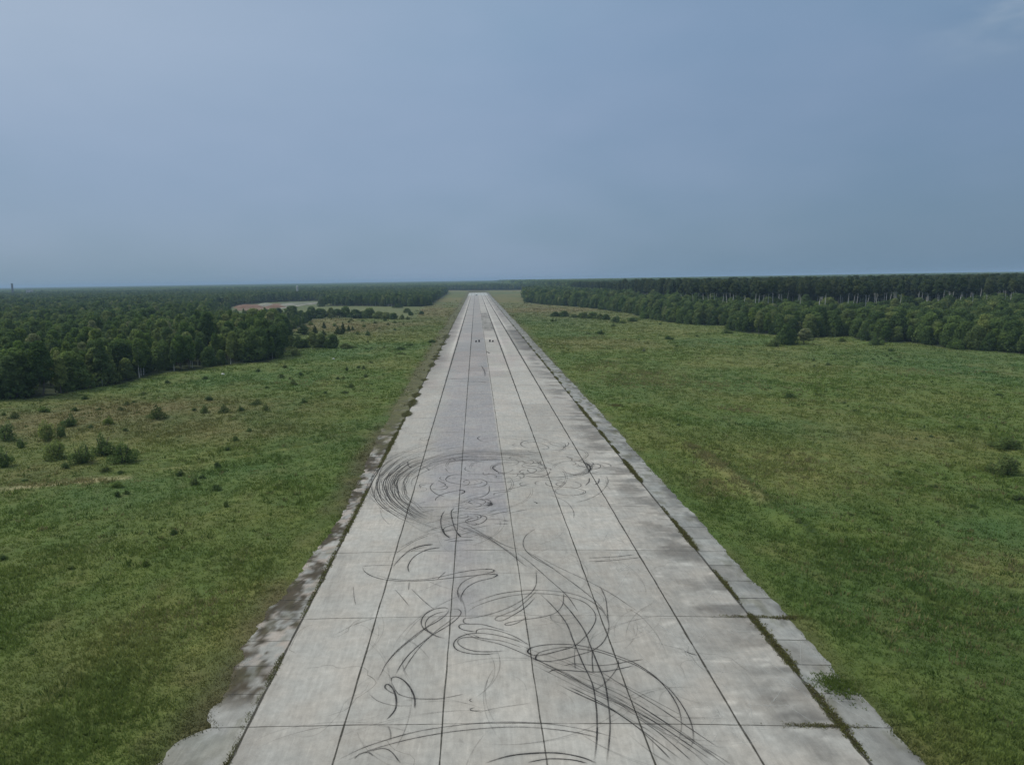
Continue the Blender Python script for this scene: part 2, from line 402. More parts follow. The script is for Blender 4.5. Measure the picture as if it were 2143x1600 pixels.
# ------------------------------------------------------------------ runway
def slab_tone(x, y):
    """wear, stains and slab-to-slab differences of the concrete"""
    lane = np.clip(np.floor((x+21)/7), 0, 5).astype(int); row = np.floor((y-L0)/SL).astype(int)
    h = _perm[(lane*37+row*91+500) % 256, (row*13+lane*7+500) % 256]
    h2 = _perm[(lane*11+row*53+900) % 256, (row*29+lane*3+100) % 256]
    base = np.array([.384, .374, .340])[None]*np.ones(x.shape+(1,))
    k = 1+.19*(h-.5)
    farw = sst(130, 260, y)
    lane_f = np.array([1.0, .93, .86, 1.03, 1.02, .95])[lane]
    k = k*lerp(np.ones(x.shape), lane_f, farw*sst(1500, 900, y)*.9)
    k = k*(.90+.20*fbm(x/5, y/9, 4))*(.94+.12*fbm(x/1.2+7, y/1.7, 3))
    # grey-violet rubbed zone of the drifting loops
    v = sst(-15.5, -10, x+3*(fbm(x/4, y/9+3, 2)-.5))*sst(88, 104, y+14*(fbm(x/3, y/5, 3)-.5))+.8*np.exp(-((x+6.5)/3.0)**2-((y-82)/12)**2)+.5*np.exp(-((x+3)/3)**2-((y-96)/9)**2)+.5*np.exp(-((x+6)/2.2)**2-((y-66)/6)**2)
    v = np.clip(v*(.55+.7*fbm(x/2.5+9, y/4, 3)), 0, 1)*(x < 0)*lerp(1, .55, sst(150, 260, y))
    vi = np.array([.268, .266, .280])
    c = base*k[..., None]; c = c*(1-.75*v[..., None])+vi*(.75*v)[..., None]
    lav = np.where((lane == 1) | (lane == 2), 1.0, 0)*farw*sst(700, 350, y)*.55
    c = c*(1-lav[..., None])+(np.array([.285, .288, .292])*k[..., None])*lav[..., None]
    pink = (sst(.52, .68, fbm(x/9+70, y/22, 3))*.5*farw)[..., None]
    c = c*(1-pink)+(np.array([.37, .335, .315])*k[..., None])*pink
    # damp dark patches creeping in from the right edge, pale scrapes on lane five and six
    dk = sst(13, 21, x)*sst(.47, .66, fbm(x/3.5+30, y/2.6+4, 4))
    dk2 = sst(13, 21.5, x+4*(fbm(x/3, y/1.3, 3)-.5))*sst(.5, .62, fbm(x/6+3, y/1.5+44, 3))
    ysl = (y-L0) % SL
    dk3 = sst(12, 21, x)*np.exp(-(ysl/2.4)**2)*.9*fbm(x/2, y/2, 2)*2*sst(210, 120, y)
    c = c*(1-(.46*np.clip(dk+dk2*.8, 0, 1)+.22*np.clip(dk3, 0, 1)*(1-dk))[..., None])
    dl = sst(-17, -21.3, x)*sst(.5, .7, fbm(x/2+60, y/5, 3))
    c = c*(1-.25*dl[..., None])
    pl = sst(.66, .78, fbm(x/1.6+50, y/.55+20, 3))*sst(8, 13, x)*sst(190, 130, y)
    c = c*(1+.30*pl[..., None])
    # tyre rubber haze under the skid bundles
    P = np.array([px(a, b_) for a, b_ in [(880, 1080), (1060, 1130), (1160, 1220), (1200, 1400), (1330, 1480), (1560, 1640)]])
    sm = np.exp(-(pdist(x, y, P)/2.2)**2)*.13
    Q = np.array([px(a, b_) for a, b_ in [(1130, 955), (1000, 948), (900, 962), (830, 1000), (822, 1040), (870, 1075)]])
    sm = sm+np.exp(-(pdist(x, y, Q)/2.3)**2)*.20
    c = c*(1-sm[..., None])
    w = sst(170, 300, y)*sst(-14, -20, x+2.5*(fbm(x/2, y/12, 3)-.5))*.34; c = c*(1-w[..., None])
    # far details: repaired dark slabs, pale bleached end
    dd = ((x > .3) & (x < 6.6) & (y > px(1020, 693)[1]) & (y < px(1020, 655)[1]))
    c[dd] *= (.40+.50*fbm(x/2, y/18, 2))[dd][:, None]
    dd = (x > 14.3) & (y > px(1110, 732)[1]) & (y < px(1090, 690)[1]); c[dd] *= .60
    e = sst(px(1000, 618.5)[1]-10, px(1000, 618.5)[1]+40, y)[..., None]; c = c*(1-e)+np.array([.40, .42, .40])*e
    # pale bleached shoulders along the long joints far away
    for jx, s in ((-14, -1), (14, 1), (7, 1)):
        w = np.exp(-((x-jx-s*1.1)/.6)**2)*sst(230, 380, y)*.30; c = c*(1+w[..., None])
    return c
def strip_grid(xs, ys, zf=None, off=0.0):
    XX, YY = np.meshgrid(xs, ys, indexing='ij') if xs.ndim == 1 else (xs, ys)
    return XX, YY
ysr = [-60.]
while ysr[-1] < RW_END:
    y_ = ysr[-1]; ysr.append(y_+(max(.45, .0035*max(y_, 0)) if y_ < 900 else 8))
ysr[-1] = RW_END; ysr = np.array(ysr)
xsr = np.linspace(-21, 21, 85)
XX, YY = np.meshgrid(xsr, ysr, indexing='ij'); n1_, n2_ = XX.shape
def quads(n1, n2):
    i, j = np.meshgrid(np.arange(n1-1), np.arange(n2-1), indexing='ij')
    return np.stack([i*n2+j, (i+1)*n2+j, (i+1)*n2+j+1, i*n2+j+1], -1).reshape(-1, 4)
m_conc, T, b, o_ = new_mat('worn_concrete')
at = T.nodes.new('ShaderNodeAttribute'); at.attribute_name = 'col'
g = T.nodes.new('ShaderNodeNewGeometry'); P_ = g.outputs['Position']
nA = noise_out(T, 1.3, 7, .65, P_); nB = noise_out(T, 9, 5, .7, P_); nS = noise_out(T, 1.0, 5, .6, P_, (3.0, .35, 1, .32))
nS2 = noise_out(T, 1.3, 4, .6, P_, (3.2, .25, 1, -.45))
c = mixc(T, 1.0, at.outputs[0], ramp(T, nA, [(.25, .84), (.75, 1.16)]), 'MULTIPLY')
c = mixc(T, 1.0, c, ramp(T, nB, [(.3, .92), (.7, 1.08)]), 'MULTIPLY')
c = mixc(T, 1.0, c, ramp(T, nS, [(.30, .88), (.55, 1.0), (.78, 1.12)]), 'MULTIPLY')
c = mixc(T, 1.0, c, ramp(T, nS2, [(.62, 1.0), (.74, 1.16)]), 'MULTIPLY')
nT = noise_out(T, .25, 4, .5, P_)
c = mixc(T, 1.0, c, ramp(T, nT, [(.35, (.98, .995, 1.0)), (.65, (1.03, 1.0, .97))]), 'MULTIPLY')
T.links.new(c, b.inputs['Base Color']); b.inputs['Roughness'].default_value = .8
bmp = T.nodes.new('ShaderNodeBump'); bmp.inputs['Strength'].default_value = .25; bmp.inputs['Distance'].default_value = .03
T.links.new(nB, bmp.inputs['Height']); T.links.new(bmp.outputs[0], b.inputs['Normal'])
runway = link('runway', mesh_np('runway', np.stack([XX, YY, crown(XX)], -1).reshape(-1, 3), quads(n1_, n2_),
              slab_tone(XX.ravel(), YY.ravel())), m_conc)
tag(runway, kind='structure')

# shoulders: strips of smaller slabs with ragged outer edges
def shoulder(side):
    nx = 17; t = np.linspace(0, 1, nx)
    ys = ysr[(ysr > -20)]
    lo = fbm(ys/9+side*30, ys*0+3, 3); hi_ = fbm(ys/1.7+side*10, ys*0+8, 3)
    if side > 0:
        wd = 3.6+.5*(lo-.5)+.45*(hi_-.5)+.5*sst(100, 160, ys)+sst(300, 600, ys)*.8
        k = np.floor((ys-L0)/(SL/4)).astype(int); wd = wd+.35*(_perm[k % 256, 7]-.5)+.30*(fbm(ys/.55, ys*0+4, 2)-.5)
    else:
        tb = [(1700, 7.), (1600, 5.4), (1545, 4.6), (1520, 3.1), (1480, 3.8), (1440, 3.0), (1400, 3.3), (1360, 3.8), (1290, 4.4), (1220, 3.4), (1151, 2.7), (1100, 2.3), (1060, 2.0), (990, 2.3), (940, 3.2), (902, 4.0), (850, 4.5), (800, 5.), (740, 6.), (700, 7.), (640, 7.5)]
        wd = np.interp(ys, [px(900, a)[1] for a, _ in tb], [b for _, b in tb])+.9*(lo-.5)+.9*(hi_-.5)+.8*(fbm(ys/.8, ys*0+14, 2)-.5)
    x0 = 21.0
    XX = side*(x0+t[:, None]*wd[None]); YY = np.broadcast_to(ys[None], XX.shape)
    ax = np.abs(XX)
    Z = crown(XX)-.012*(fbm(XX/2, YY/2, 2)) - .06*sst(.93, 1, t)[:, None]
    n = fbm(XX/1.5+20, YY/2.2+7, 4); n2 = fbm(XX/.7+3, YY/.9+5, 3)
    base = np.array([.27, .273, .255])*(.62+.72*n)[..., None]*(.85+.3*n2)[..., None]
    kk = np.floor((YY-L0)/(SL/4)).astype(int)
    base = base*(.86+.28*_perm[kk % 256, (3 if side > 0 else 9)])[..., None]
    if side > 0:
        dark = sst(.48, .62, fbm(XX/2+90, YY/3, 3))*sst(.25, .9, t)[:, None]
        base = base*(1-.42*dark[..., None]); base[..., 0] *= .99
        moss = sst(.60, .74, fbm(XX/1.2, YY/2.4+60, 3))*(.35+.5*sst(110, 190, YY))
    else:
        soil = sst(.44, .62, .62*fbm(XX/1.7+11, YY/2.8+31, 4)+.38*fbm(XX/.55+11, YY/.7+31, 3)+.10*(t[:, None]-.4)+.07*np.exp(-((YY-64)/5)**2)+.17*np.exp(-((YY-px(900, 1115)[1])/5)**2)+.06*np.exp(-((YY-px(900, 1240)[1])/5)**2)+.05*sst(95, 120, YY))
        soil = soil*sst(48, 52, YY)
        base = base*1.12; base = base*(1-soil[..., None])+np.array([.066, .056, .038])*(.6+.8*fbm(XX/.5, YY/.6, 2))[..., None]*soil[..., None]
        pk = sst(.5, .6, fbm(XX/.8+41, YY/1.0+3, 2))[..., None]*(1-soil[..., None])*.6*sst(52, 58, YY)[..., None]
        base = base*(1-pk)+np.array([.40, .34, .29])*pk
        moss = np.clip(sst(.5-.12*sst(120, 170, YY), .66-.12*sst(120, 170, YY), fbm(XX/1.2+5, YY/3+60, 3))*(.3+.65*sst(110, 170, YY)), 0, .95)
    base = base*(1-moss[..., None])+np.array([.085, .085, .035])*moss[..., None]
    if side < 0:
        gv_ = (sst(120, 175, YY+18*(n-.5))*(.72+.28*sst(.35, .6, n2)))[..., None]; base = base*(1-gv_)+np.array([.105, .108, .045])*(.6+.8*n[..., None])*gv_
    far = (sst(230, 330, YY)*(.0 if side < 0 else .30))[..., None]
    base = base*(1-far)+np.array([.16, .155, .13])*far
    V = np.stack([XX, YY, Z], -1).reshape(-1, 3); q = quads(*XX.shape)
    if side < 0: q = q[:, ::-1]
    o = link('concrete_shoulder', mesh_np('concrete_shoulder', V, q, base.reshape(-1, 3)), m_conc, None)
    tag(o, kind='structure'); return o, ys, wd
sh_r, ys_r, wd_r = shoulder(1)
sh_l, ys_l, wd_l = shoulder(-1)

# ribbons lying on the concrete -------------------------------------------------
def catmull(P, step):
    P = np.array(P, float)
    if len(P) > 2:
        Q = np.vstack([2*P[0]-P[1], P, 2*P[-1]-P[-2]]); out = []
        for i in range(1, len(Q)-2):
            n = max(2, int(np.hypot(*(Q[i+1]-Q[i]))/step)+1); t = np.linspace(0, 1, n, endpoint=False)[:, None]
            a, b_, c_, d = Q[i-1], Q[i], Q[i+1], Q[i+2]
            out.append(.5*((2*b_)+(-a+c_)*t+(2*a-5*b_+4*c_-d)*t**2+(-a+3*b_-3*c_+d)*t**3))
        out.append(P[-1:]); return np.vstack(out)
    n = max(2, int(np.hypot(*(P[1]-P[0]))/step)+1)
    return P[0]+(P[1]-P[0])*np.linspace(0, 1, n)[:, None]
class Ribbons:
    def __init__(s, off): s.V = []; s.F = []; s.A = []; s.n = 0; s.off = off
    def add(s, P, w, a, ends=.12):
        P = np.asarray(P); n = len(P)
        if n < 2: return
        d = np.gradient(P, axis=0); d /= np.maximum(np.hypot(d[:, 0], d[:, 1]), 1e-6)[:, None]
        nrm = np.stack([-d[:, 1], d[:, 0]], -1); w = np.broadcast_to(w, n)/2; a = np.array(np.broadcast_to(a, n), float)
        t = np.linspace(0, 1, n)
        if ends: a = a*np.clip(t/ends, 0, 1)*np.clip((1-t)/ends, 0, 1)
        offs = np.array([-1, -.45, .45, 1.0]); fal = np.array([0, 1, 1, 0.])
        XY = P[:, None]+nrm[:, None]*(w[:, None]*offs[None])[..., None]
        z = crown(XY[..., 0])+s.off
        s.V.append(np.concatenate([XY, z[..., None]], -1).reshape(-1, 3)); s.A.append((a[:, None]*fal[None]).ravel())
        i, j = np.meshgrid(np.arange(n-1), np.arange(3), indexing='ij')
        q = np.stack([i*4+j, i*4+j+1, (i+1)*4+j+1, (i+1)*4+j], -1).reshape(-1, 4)+s.n
        s.F.append(q); s.n += n*4
    def build(s, name, mat, parent):
        o = link(name, mesh_np(name, np.vstack(s.V), np.vstack(s.F), floats={'alpha': np.concatenate(s.A)}), mat, parent); return o
def ribbon_mat(name, col, nscale, lo, hi_):
    m, T, b, out = new_mat(name)
    b.inputs['Base Color'].default_value = (*col, 1)
    at = T.nodes.new('ShaderNodeAttribute'); at.attribute_name = 'alpha'
    g = T.nodes.new('ShaderNodeNewGeometry')
    n = noise_out(T, nscale, 4, .6, g.outputs['Position'])
    al = math_node(T, 'MULTIPLY', at.outputs['Fac'], ramp(T, n, [(.3, lo), (.65, hi_)]), True)
    tr = T.nodes.new('ShaderNodeBsdfTransparent'); mx = T.nodes.new('ShaderNodeMixShader')
    T.links.new(al, mx.inputs[0]); T.links.new(tr.outputs[0], mx.inputs[1]); T.links.new(b.outputs[0], mx.inputs[2])
    T.links.new(mx.outputs[0], out.inputs[0]); return m
m_joint = ribbon_mat('joint_filler', (.062, .06, .048), 1.5, .55, 1.0)
m_rub = ribbon_mat('tyre_rubber_on_concrete', (.045, .044, .043), 1.1, .45, 1.0)
# long joints
rb = Ribbons(.004)
yj = ysr[ysr > -20][::2]
for k, (jx, w0, w1, a0) in enumerate([(-21, .26, .5, 1), (-14, .17, .85, .95), (-7, .14, .42, .9), (0, .13, .26, .8), (7, .15, .85, .95), (14, .20, .90, 1), (21, .30, .5, 1)]):
    w = lerp(w0, w1, sst(60, 420, yj))*(.65+.8*fbm(yj/2.2+k*9, yj*0, 3))
    P = np.stack([jx+.10*(fbm(yj/3+k*5, yj*0+2, 3)-.5), yj], -1)
    rb.add(P, w, np.clip(a0*(.7+.5*fbm(yj/6+k*3, yj*0, 2)), 0, 1)*lerp(1, .75, sst(500, 1500, yj)), 0)
# cross joints
for r in range(-3, 70):
    yy = L0+r*SL
    if yy > RW_END: break
    for ln in range(6):
        h = _perm[(r+50) % 256, ln+30]
        xs = np.arange(-21+ln*7, -14+ln*7+.01, .35)
        a = (.55+.75*h)*lerp(1, .4, sst(120, 420, yy))
        if ln == 5: a = min(1, a+.25)
        a = a*np.clip(.25+1.4*fbm(xs/1.6+r*7, xs*0+r, 3), 0, 1)
        w = lerp(.10, .22, sst(60, 300, yy))*(.6+.9*fbm(xs/1.1, xs*0+r*3, 2))
        rb.add(np.stack([xs, yy+.05*(fbm(xs/1.5+r*3, xs*0, 2)-.5)+(xs < -7)*(-.05)], -1), w, a, 0)
for s_, ys_, wd_ in ((1, ys_r, wd_r), (-1, ys_l, wd_l)):
    for r in range(-12, 180):
        yy = L0+r*SL/4
        if yy > 500 or yy < -15: continue
        wv = float(np.interp(yy, ys_, wd_))-.15
        xs = np.linspace(21.1, 21+wv, 10)
        rb.add(np.stack([s_*xs, yy+.12*(fbm(xs/1.2+r*3, xs*0+s_, 2)-.5)], -1), .12+.10*_perm[r % 256, 4], .75 if s_ > 0 else .55, 0)
for q in range(34):
    x0, y0 = rng.uniform(-20.5, 20.5), 42+rng.exponential(45); a0 = rng.choice([0, 1.57])+rng.normal()*.35; P = [(x0, y0)]
    for k in range(rng.integers(5, 16)):
        a0 += rng.normal()*.35; P.append((np.clip(P[-1][0]+.6*math.cos(a0), -20.8, 20.8), P[-1][1]+.6*math.sin(a0)))
    rb.add(np.array(P), .05+.0006*y0, rng.uniform(.15, .4), .1)
joints = rb.build('expansion_joints', m_joint, runway)

# skid marks: traced along the loops the tyres left
sk = Ribbons(.009)
def A(*p): return [px(700+u/3.456, 880+v/3.456) for u, v in p]
def B(*p): return [px(700+u/2.679, 1160+v/2.679) for u, v in p]
def mark(P, a=.75, w=.17, ends=.10, smear=.09):
    Q = catmull(P, .35); n = len(Q); s = np.arange(n)*.3+rng.random()*99
    w = .88*w*(1+.0045*np.clip(Q[:, 1].mean()-60, 0, 400))
    if a > .3 and smear: sk.add(Q, w*3.4, np.full(n, a*smear), ends)
    sk.add(Q, w*(.8+.4*fbm(s/3, s*0, 2)), np.clip(a*(.55+.9*fbm(s/4, s*0+3, 2)), 0, 1), ends)
for P, a, w in [
    (B((740, 300), (800, 275), (900, 240), (1000, 222), (1130, 212), (1290, 225), (1400, 255), (1480, 305), (1530, 370), (1537, 430), (1510, 500), (1450, 550), (1360, 580), (1270, 605), (1190, 615), (1140, 608), (1128, 590), (1150, 565), (1220, 545), (1300, 535), (1380, 545), (1480, 560), (1600, 600), (1700, 640), (1800, 705), (1880, 770), (1950, 860), (2000, 960), (2010, 1060), (1970, 1130)), .75, .16),
    (B((740, 340), (800, 300), (920, 260), (1040, 238), (1150, 232), (1280, 245), (1390, 275), (1450, 325), (1465, 375), (1440, 430), (1400, 480), (1340, 530), (1240, 560), (1150, 580), (1100, 577), (1083, 560), (1100, 540), (1170, 523), (1270, 518), (1360, 523), (1470, 545), (1580, 580), (1690, 625), (1800, 700), (1880, 790), (1930, 880), (1945, 970), (1930, 1050), (1890, 1110)), .75, .16),
    (B((1130, 612), (1128, 592), (1140, 575)), 1, .2), (B((1110, 577), (1085, 565), (1088, 548), (1110, 535)), 1.2, .22),
    (B((155, 68), (170, 100), (220, 130), (300, 150), (420, 158), (560, 152), (700, 138), (850, 124), (912, 125), (890, 142), (800, 165), (740, 200), (710, 250), (712, 290)), .85, .17),
    (B((235, 120), (300, 140), (420, 152), (560, 142), (700, 112), (800, 97), (870, 94), (895, 103), (870, 115), (800, 130), (730, 160), (695, 200), (693, 240), (710, 280)), .8, .16),
    (B((840, 96), (880, 95), (897, 103), (880, 113)), 1.2, .2), (B((870, 122), (912, 125), (895, 140)), 1.2, .2),
    (B((155, 68), (240, 66), (340, 66)), .6, .13), (B((170, 45), (260, 43), (340, 45)), .3, .13),
    (B((640, 320), (620, 310), (560, 318), (510, 345), (487, 385), (500, 425), (560, 465), (620, 485)), .95, .17),
    (B((640, 320), (630, 345), (580, 385), (500, 430), (420, 490), (340, 560), (270, 650)), .85, .15),
    (B((635, 330), (580, 340), (530, 365), (510, 400), (520, 435), (560, 460)), .85, .15),
    (B((655, 320), (690, 318), (710, 335), (695, 365), (640, 410), (540, 470), (440, 550), (380, 620), (340, 690)), .9, .16),
    (B((650, 330), (560, 385), (470, 460), (380, 530), (300, 610), (240, 720)), .6, .14),
    (B((690, 350), (640, 390), (560, 450), (480, 530), (420, 610), (385, 670)), .6, .14),
    (B((320, 725), (320, 705), (345, 697), (385, 715), (425, 760), (450, 820), (450, 880)), 1.0, .19),
    (B((350, 800), (310, 780), (285, 760), (285, 745), (300, 738), (325, 760), (345, 810), (345, 870), (320, 910), (290, 940)), 1.0, .19),
    (B((320, 725), (340, 770), (370, 800), (450, 820), (560, 825), (640, 815), (740, 795)), .5, .14),
    (B((930, 565), (850, 575), (760, 570), (690, 550), (668, 520), (685, 488), (730, 465), (800, 455), (900, 465), (1000, 490), (1080, 520)), .95, .17),
    (B((960, 555), (870, 560), (780, 555), (715, 532), (690, 502), (720, 480), (800, 480), (880, 490)), .85, .16),
    (B((755, 465), (790, 485), (860, 500), (950, 525), (1100, 590), (1300, 690), (1500, 800), (1700, 900), (1850, 990), (2000, 1090), (2130, 1179)), .7, .15),
    (B((795, 462), (800, 437), (850, 430), (930, 445), (1020, 480), (1100, 530)), .8, .15),
    (B((770, 460), (830, 485), (940, 500), (1060, 540)), .6, .14),
    (B((1130, 100), (1130, 180), (1090, 240), (1000, 300), (900, 340), (800, 365), (735, 370), (722, 385), (740, 402), (820, 405), (900, 425), (1000, 455)), .75, .15),
    (B((1140, 210), (1080, 270), (1020, 320), (950, 350), (905, 368), (905, 382), (940, 385), (1000, 355), (1070, 310), (1130, 250)), .8, .15),
    (B((1285, 220), (1280, 290), (1240, 340), (1160, 365), (1060, 380), (980, 395), (955, 405), (970, 412), (1020, 400), (1090, 360)), .65, .15),
    (B((760, 400), (710, 405), (697, 418), (720, 435), (790, 448)), .85, .16),
    (B((1150, 230), (1230, 310), (1300, 400), (1340, 500), (1390, 620), (1445, 740), (1465, 850), (1472, 950), (1470, 1060), (1455, 1190)), .8, .18),
    (B((1260, 260), (1330, 340), (1400, 440), (1440, 540), (1480, 640), (1515, 730), (1535, 850), (1545, 960), (1540, 1060), (1525, 1190)), .85, .18),
    (B((1350, 530), (1345, 590), (1350, 660)), .7, .16), (B((1445, 550), (1445, 610), (1450, 680)), .7, .16),
    (B((1590, 600), (1590, 640), (1550, 700), (1500, 750), (1440, 790)), .6, .15),
    (B((1265, 645), (1340, 628), (1400, 632), (1480, 637), (1560, 630), (1640, 615), (1740, 600)), .8, .15),
    (B((1195, 680), (1230, 663), (1300, 665), (1400, 672), (1500, 672), (1600, 655), (1680, 635)), .9, .17),
    (B((0, 1172), (150, 1100), (300, 1050), (450, 1010), (600, 985), (750, 968), (900, 958), (1050, 958), (1170, 965), (1300, 980), (1450, 1010), (1600, 1050)), .65, .15),
    (B((60, 1172), (200, 1110), (400, 1055), (600, 1018), (750, 1000), (900, 988), (1050, 985), (1200, 995), (1350, 1015), (1500, 1050)), .65, .15),
    (B((840, 1190), (950, 1155), (1050, 1138), (1200, 1130), (1300, 1138), (1400, 1160), (1470, 1190)), 1.0, .2),
    (B((1080, 1185), (1200, 1165), (1330, 1170), (1420, 1190)), .9, .18),
    (B((110, 1160), (140, 1130), (190, 1122), (220, 1145)), .7, .15), (B((200, 1115), (270, 1100), (320, 1120), (370, 1185)), .6, .15),
    (B((0, 455), (110, 400), (240, 358)), .4, .14), (B((105, 180), (110, 240), (120, 290)), .4, .14),
    (B((1420, 30), (1560, 22), (1680, 8)), .8, .15), (B((1420, 50), (1560, 42), (1720, 22)), .9, .16),
    (B((775, 845), (757, 833), (775, 822)), .7, .14), (B((820, 895), (775, 893), (760, 882), (790, 875)), .8, .14),
    (B((1020, 0), (1100, 60), (1200, 150), (1300, 240), (1370, 340)), .6, .15), (B((1050, -20), (1150, 40), (1280, 130), (1400, 220), (1480, 290), (1530, 360)), .6, .15),
    (B((1100, 0), (1250, 80), (1400, 150), (1550, 230), (1700, 330)), .4, .15), (B((1490, 190), (1520, 260), (1530, 340), (1535, 400)), .6, .15),
    (B((1640, 310), (1720, 360), (1800, 450), (1860, 560)), .3, .14), (B((1210, 350), (1220, 380), (1280, 400), (1350, 400)), .35, .13),
    (B((1965, 548), (1990, 562), (2040, 575)), .9, .16), (B((500, 1060), (515, 1048)), 1, .2), (B((1545, 505), (1560, 515)), 1.2, .4),
    (B((300, 970), (315, 1010), (315, 1060)), .4, .18), (B((195, 790), (240, 830), (330, 858), (440, 862)), .35, .14),
    (B((1100, 850), (900, 880), (800, 905)), .25, .14), (B((430, 200), (500, 270), (560, 320)), .45, .14), (B((340, 205), (380, 250), (420, 300)), .4, .14),
    (B((420, 160), (415, 210)), .5, .14), (B((575, 152), (625, 105)), .6, .13),
    # far cluster
    (A((720, 455), (695, 480), (700, 510), (740, 540), (800, 560)), .8, .16),
    (A((1050, 447), (1068, 456), (1030, 468), (960, 475), (880, 465), (820, 450), (805, 430), (830, 410), (870, 400)), .75, .15),
    (A((730, 590), (740, 565), (800, 535), (900, 515), (940, 522), (925, 538), (870, 550)), .8, .15), (A((895, 512), (938, 515), (938, 530), (915, 538)), 1.2, .2),
    (A((1400, 320), (1350, 312), (1270, 318), (1180, 330), (1145, 353), (1180, 380), (1230, 390), (1320, 395), (1400, 392), (1450, 380), (1460, 365), (1430, 355), (1340, 345)), .8, .16),
    (A((1170, 340), (1145, 353), (1180, 380)), 1.3, .24),
    (A((1700, 290), (1780, 300), (1830, 320), (1853, 348), (1835, 380), (1790, 402), (1740, 400), (1680, 385), (1620, 375)), .8, .16),
    (A((1820, 315), (1852, 345), (1835, 378)), 1.4, .26), (A((1790, 402), (1700, 420), (1600, 440)), .5, .14),
    (A((1720, 610), (1850, 570), (1930, 520), (1975, 460), (1975, 425), (1960, 400)), .55, .14),
    (A((1815, 475), (1840, 450), (1842, 420)), 1.1, .2), (A((1880, 470), (1908, 455), (1915, 425)), 1.3, .24),
    (A((1120, 480), (1115, 530), (1070, 560), (980, 580), (920, 600)), .7, .15), (A((1120, 525), (1250, 510), (1350, 485), (1420, 465)), .7, .15),
    (A((1150, 550), (1170, 535), (1280, 520)), .6, .14),
    (A((800, 660), (775, 700), (770, 760), (790, 820), (835, 860)), .9, .2), (A((780, 790), (800, 835), (838, 862)), 1.3, .25),
    (A((870, 640), (845, 670), (855, 740), (880, 810), (915, 855)), .85, .2), (A((885, 820), (915, 856)), 1.3, .25),
    (A((785, 815), (800, 785), (880, 760), (1000, 735), (1050, 720), (1060, 702), (1030, 690), (950, 690)), .8, .16),
    (A((985, 770), (1060, 755), (1100, 725), (1090, 705), (1050, 695)), .85, .17),
    (A((440, 970), (500, 930), (580, 880), (680, 840)), .6, .14), (A((470, 930), (600, 860), (700, 820)), .45, .14),
    (A((440, 1045), (500, 980), (560, 938), (640, 915), (715, 907)), .8, .18), (A((560, 938), (640, 912), (715, 906)), 1.4, .26),
    (A((420, 1070), (480, 1000), (560, 950), (660, 922)), .6, .16),
    (A((540, 1110), (533, 1060), (570, 1000), (640, 955), (700, 937), (768, 930)), .9, .18), (A((640, 955), (700, 937), (768, 930)), 1.3, .22),
    (A((790, 880), (900, 858), (1010, 855)), .8, .17), (A((820, 887), (920, 880), (1010, 877)), .8, .17),
    (A((1460, 790), (1390, 840), (1365, 890), (1375, 940), (1420, 990), (1500, 1040), (1600, 1090)), .6, .15),
    (A((1100, 840), (1200, 900), (1300, 940), (1330, 930)), .6, .15), (A((950, 760), (1100, 850), (1250, 960), (1400, 1080)), .6, .16),
    (A((1100, 728), (1200, 728), (1262, 740)), .7, .15), (A((1150, 758), (1265, 760)), .9, .16), (A((1200, 742), (1262, 738)), .6, .14),
    (A((1200, 135), (1300, 140), (1400, 160), (1420, 158)), .6, .15), (A((1430, 160), (1500, 175), (1550, 200), (1530, 215), (1480, 210)), .7, .15),
    (A((1620, 162), (1665, 172), (1668, 195), (1640, 213), (1570, 220)), .8, .16), (A((1060, 120), (1035, 135), (1060, 155), (1110, 160)), .7, .15),
    (A((1310, 175), (1290, 185), (1340, 200)), .6, .14), (A((1730, 720), (1730, 670), (1690, 610), (1620, 570), (1550, 550)), .5, .14),
    (A((1700, 455), (1620, 460), (1603, 472), (1650, 487), (1750, 497), (1810, 515), (1812, 532), (1770, 550)), .7, .15),
    (A((620, 140), (650, 150), (690, 135)), .6, .14), (A((760, 120), (700, 120), (630, 132), (615, 145)), .5, .14),
    (A((800, 350), (830, 385), (900, 400)), .5, .14), (A((950, 345), (945, 365), (990, 380)), .6, .14), (A((1100, 610), (1125, 605), (1135, 622), (1095, 622)), 1.5, .5),
    (A((1075, 380), (1080, 400), (1120, 395), (1170, 410), (1165, 425)), .6, .14), (A((1435, 595), (1466, 607), (1450, 613)), .8, .2),
    (A((1960, 430), (1970, 470), (2000, 510)), .3, .14), (A((330, 640), (345, 700), (400, 760)), .35, .14), (A((200, 1060), (210, 1090), (250, 1106)), .0, .1),
    (A((530, 300), (535, 330), (560, 345)), .8, .18), (A((560, 345), (600, 330), (660, 345), (690, 370)), .6, .15), (A((820, 300), (850, 280), (870, 290), (880, 300)), .7, .15),
]: mark(P, a, w)
# the wide sweeping ring left of the centre line: many overlapping passes
outer = [(1080, 140), (950, 146), (820, 160), (690, 188), (560, 228), (440, 280), (350, 350), (295, 430), (300, 520), (350, 600), (430, 665), (530, 715), (640, 758), (760, 805)]
inner = [(1420, 300), (1260, 290), (1100, 280), (950, 290), (800, 310), (670, 345), (580, 395), (535, 440), (520, 490), (540, 550), (590, 605), (660, 655), (740, 700), (830, 740)]
outer = np.array(outer, float); inner = np.array(inner, float)
for q in range(46):
    t = rng.uniform(-.12, 1.1); t2 = t+rng.normal()*.28; s = np.linspace(0, 1, len(outer))
    tt = (t+(t2-t)*s)[:, None]; P = outer*(1-tt)+inner*tt+rng.normal(size=(len(outer), 2))*[11, 6]
    i0 = rng.integers(0, 6); i1 = rng.integers(8, 15)
    mark(A(*P[i0:i1]), rng.uniform(.3, .75), rng.uniform(.09, .15), .2, 0)
for q in range(9):
    t = [.30, .38, .45, .5, .05, .1, .62, .7, .33][q]; P = outer*(1-t)+inner*t+rng.normal(size=(len(outer), 2))*[5, 3]
    mark(A(*P[4:13]), .75, .16, .2, 0)
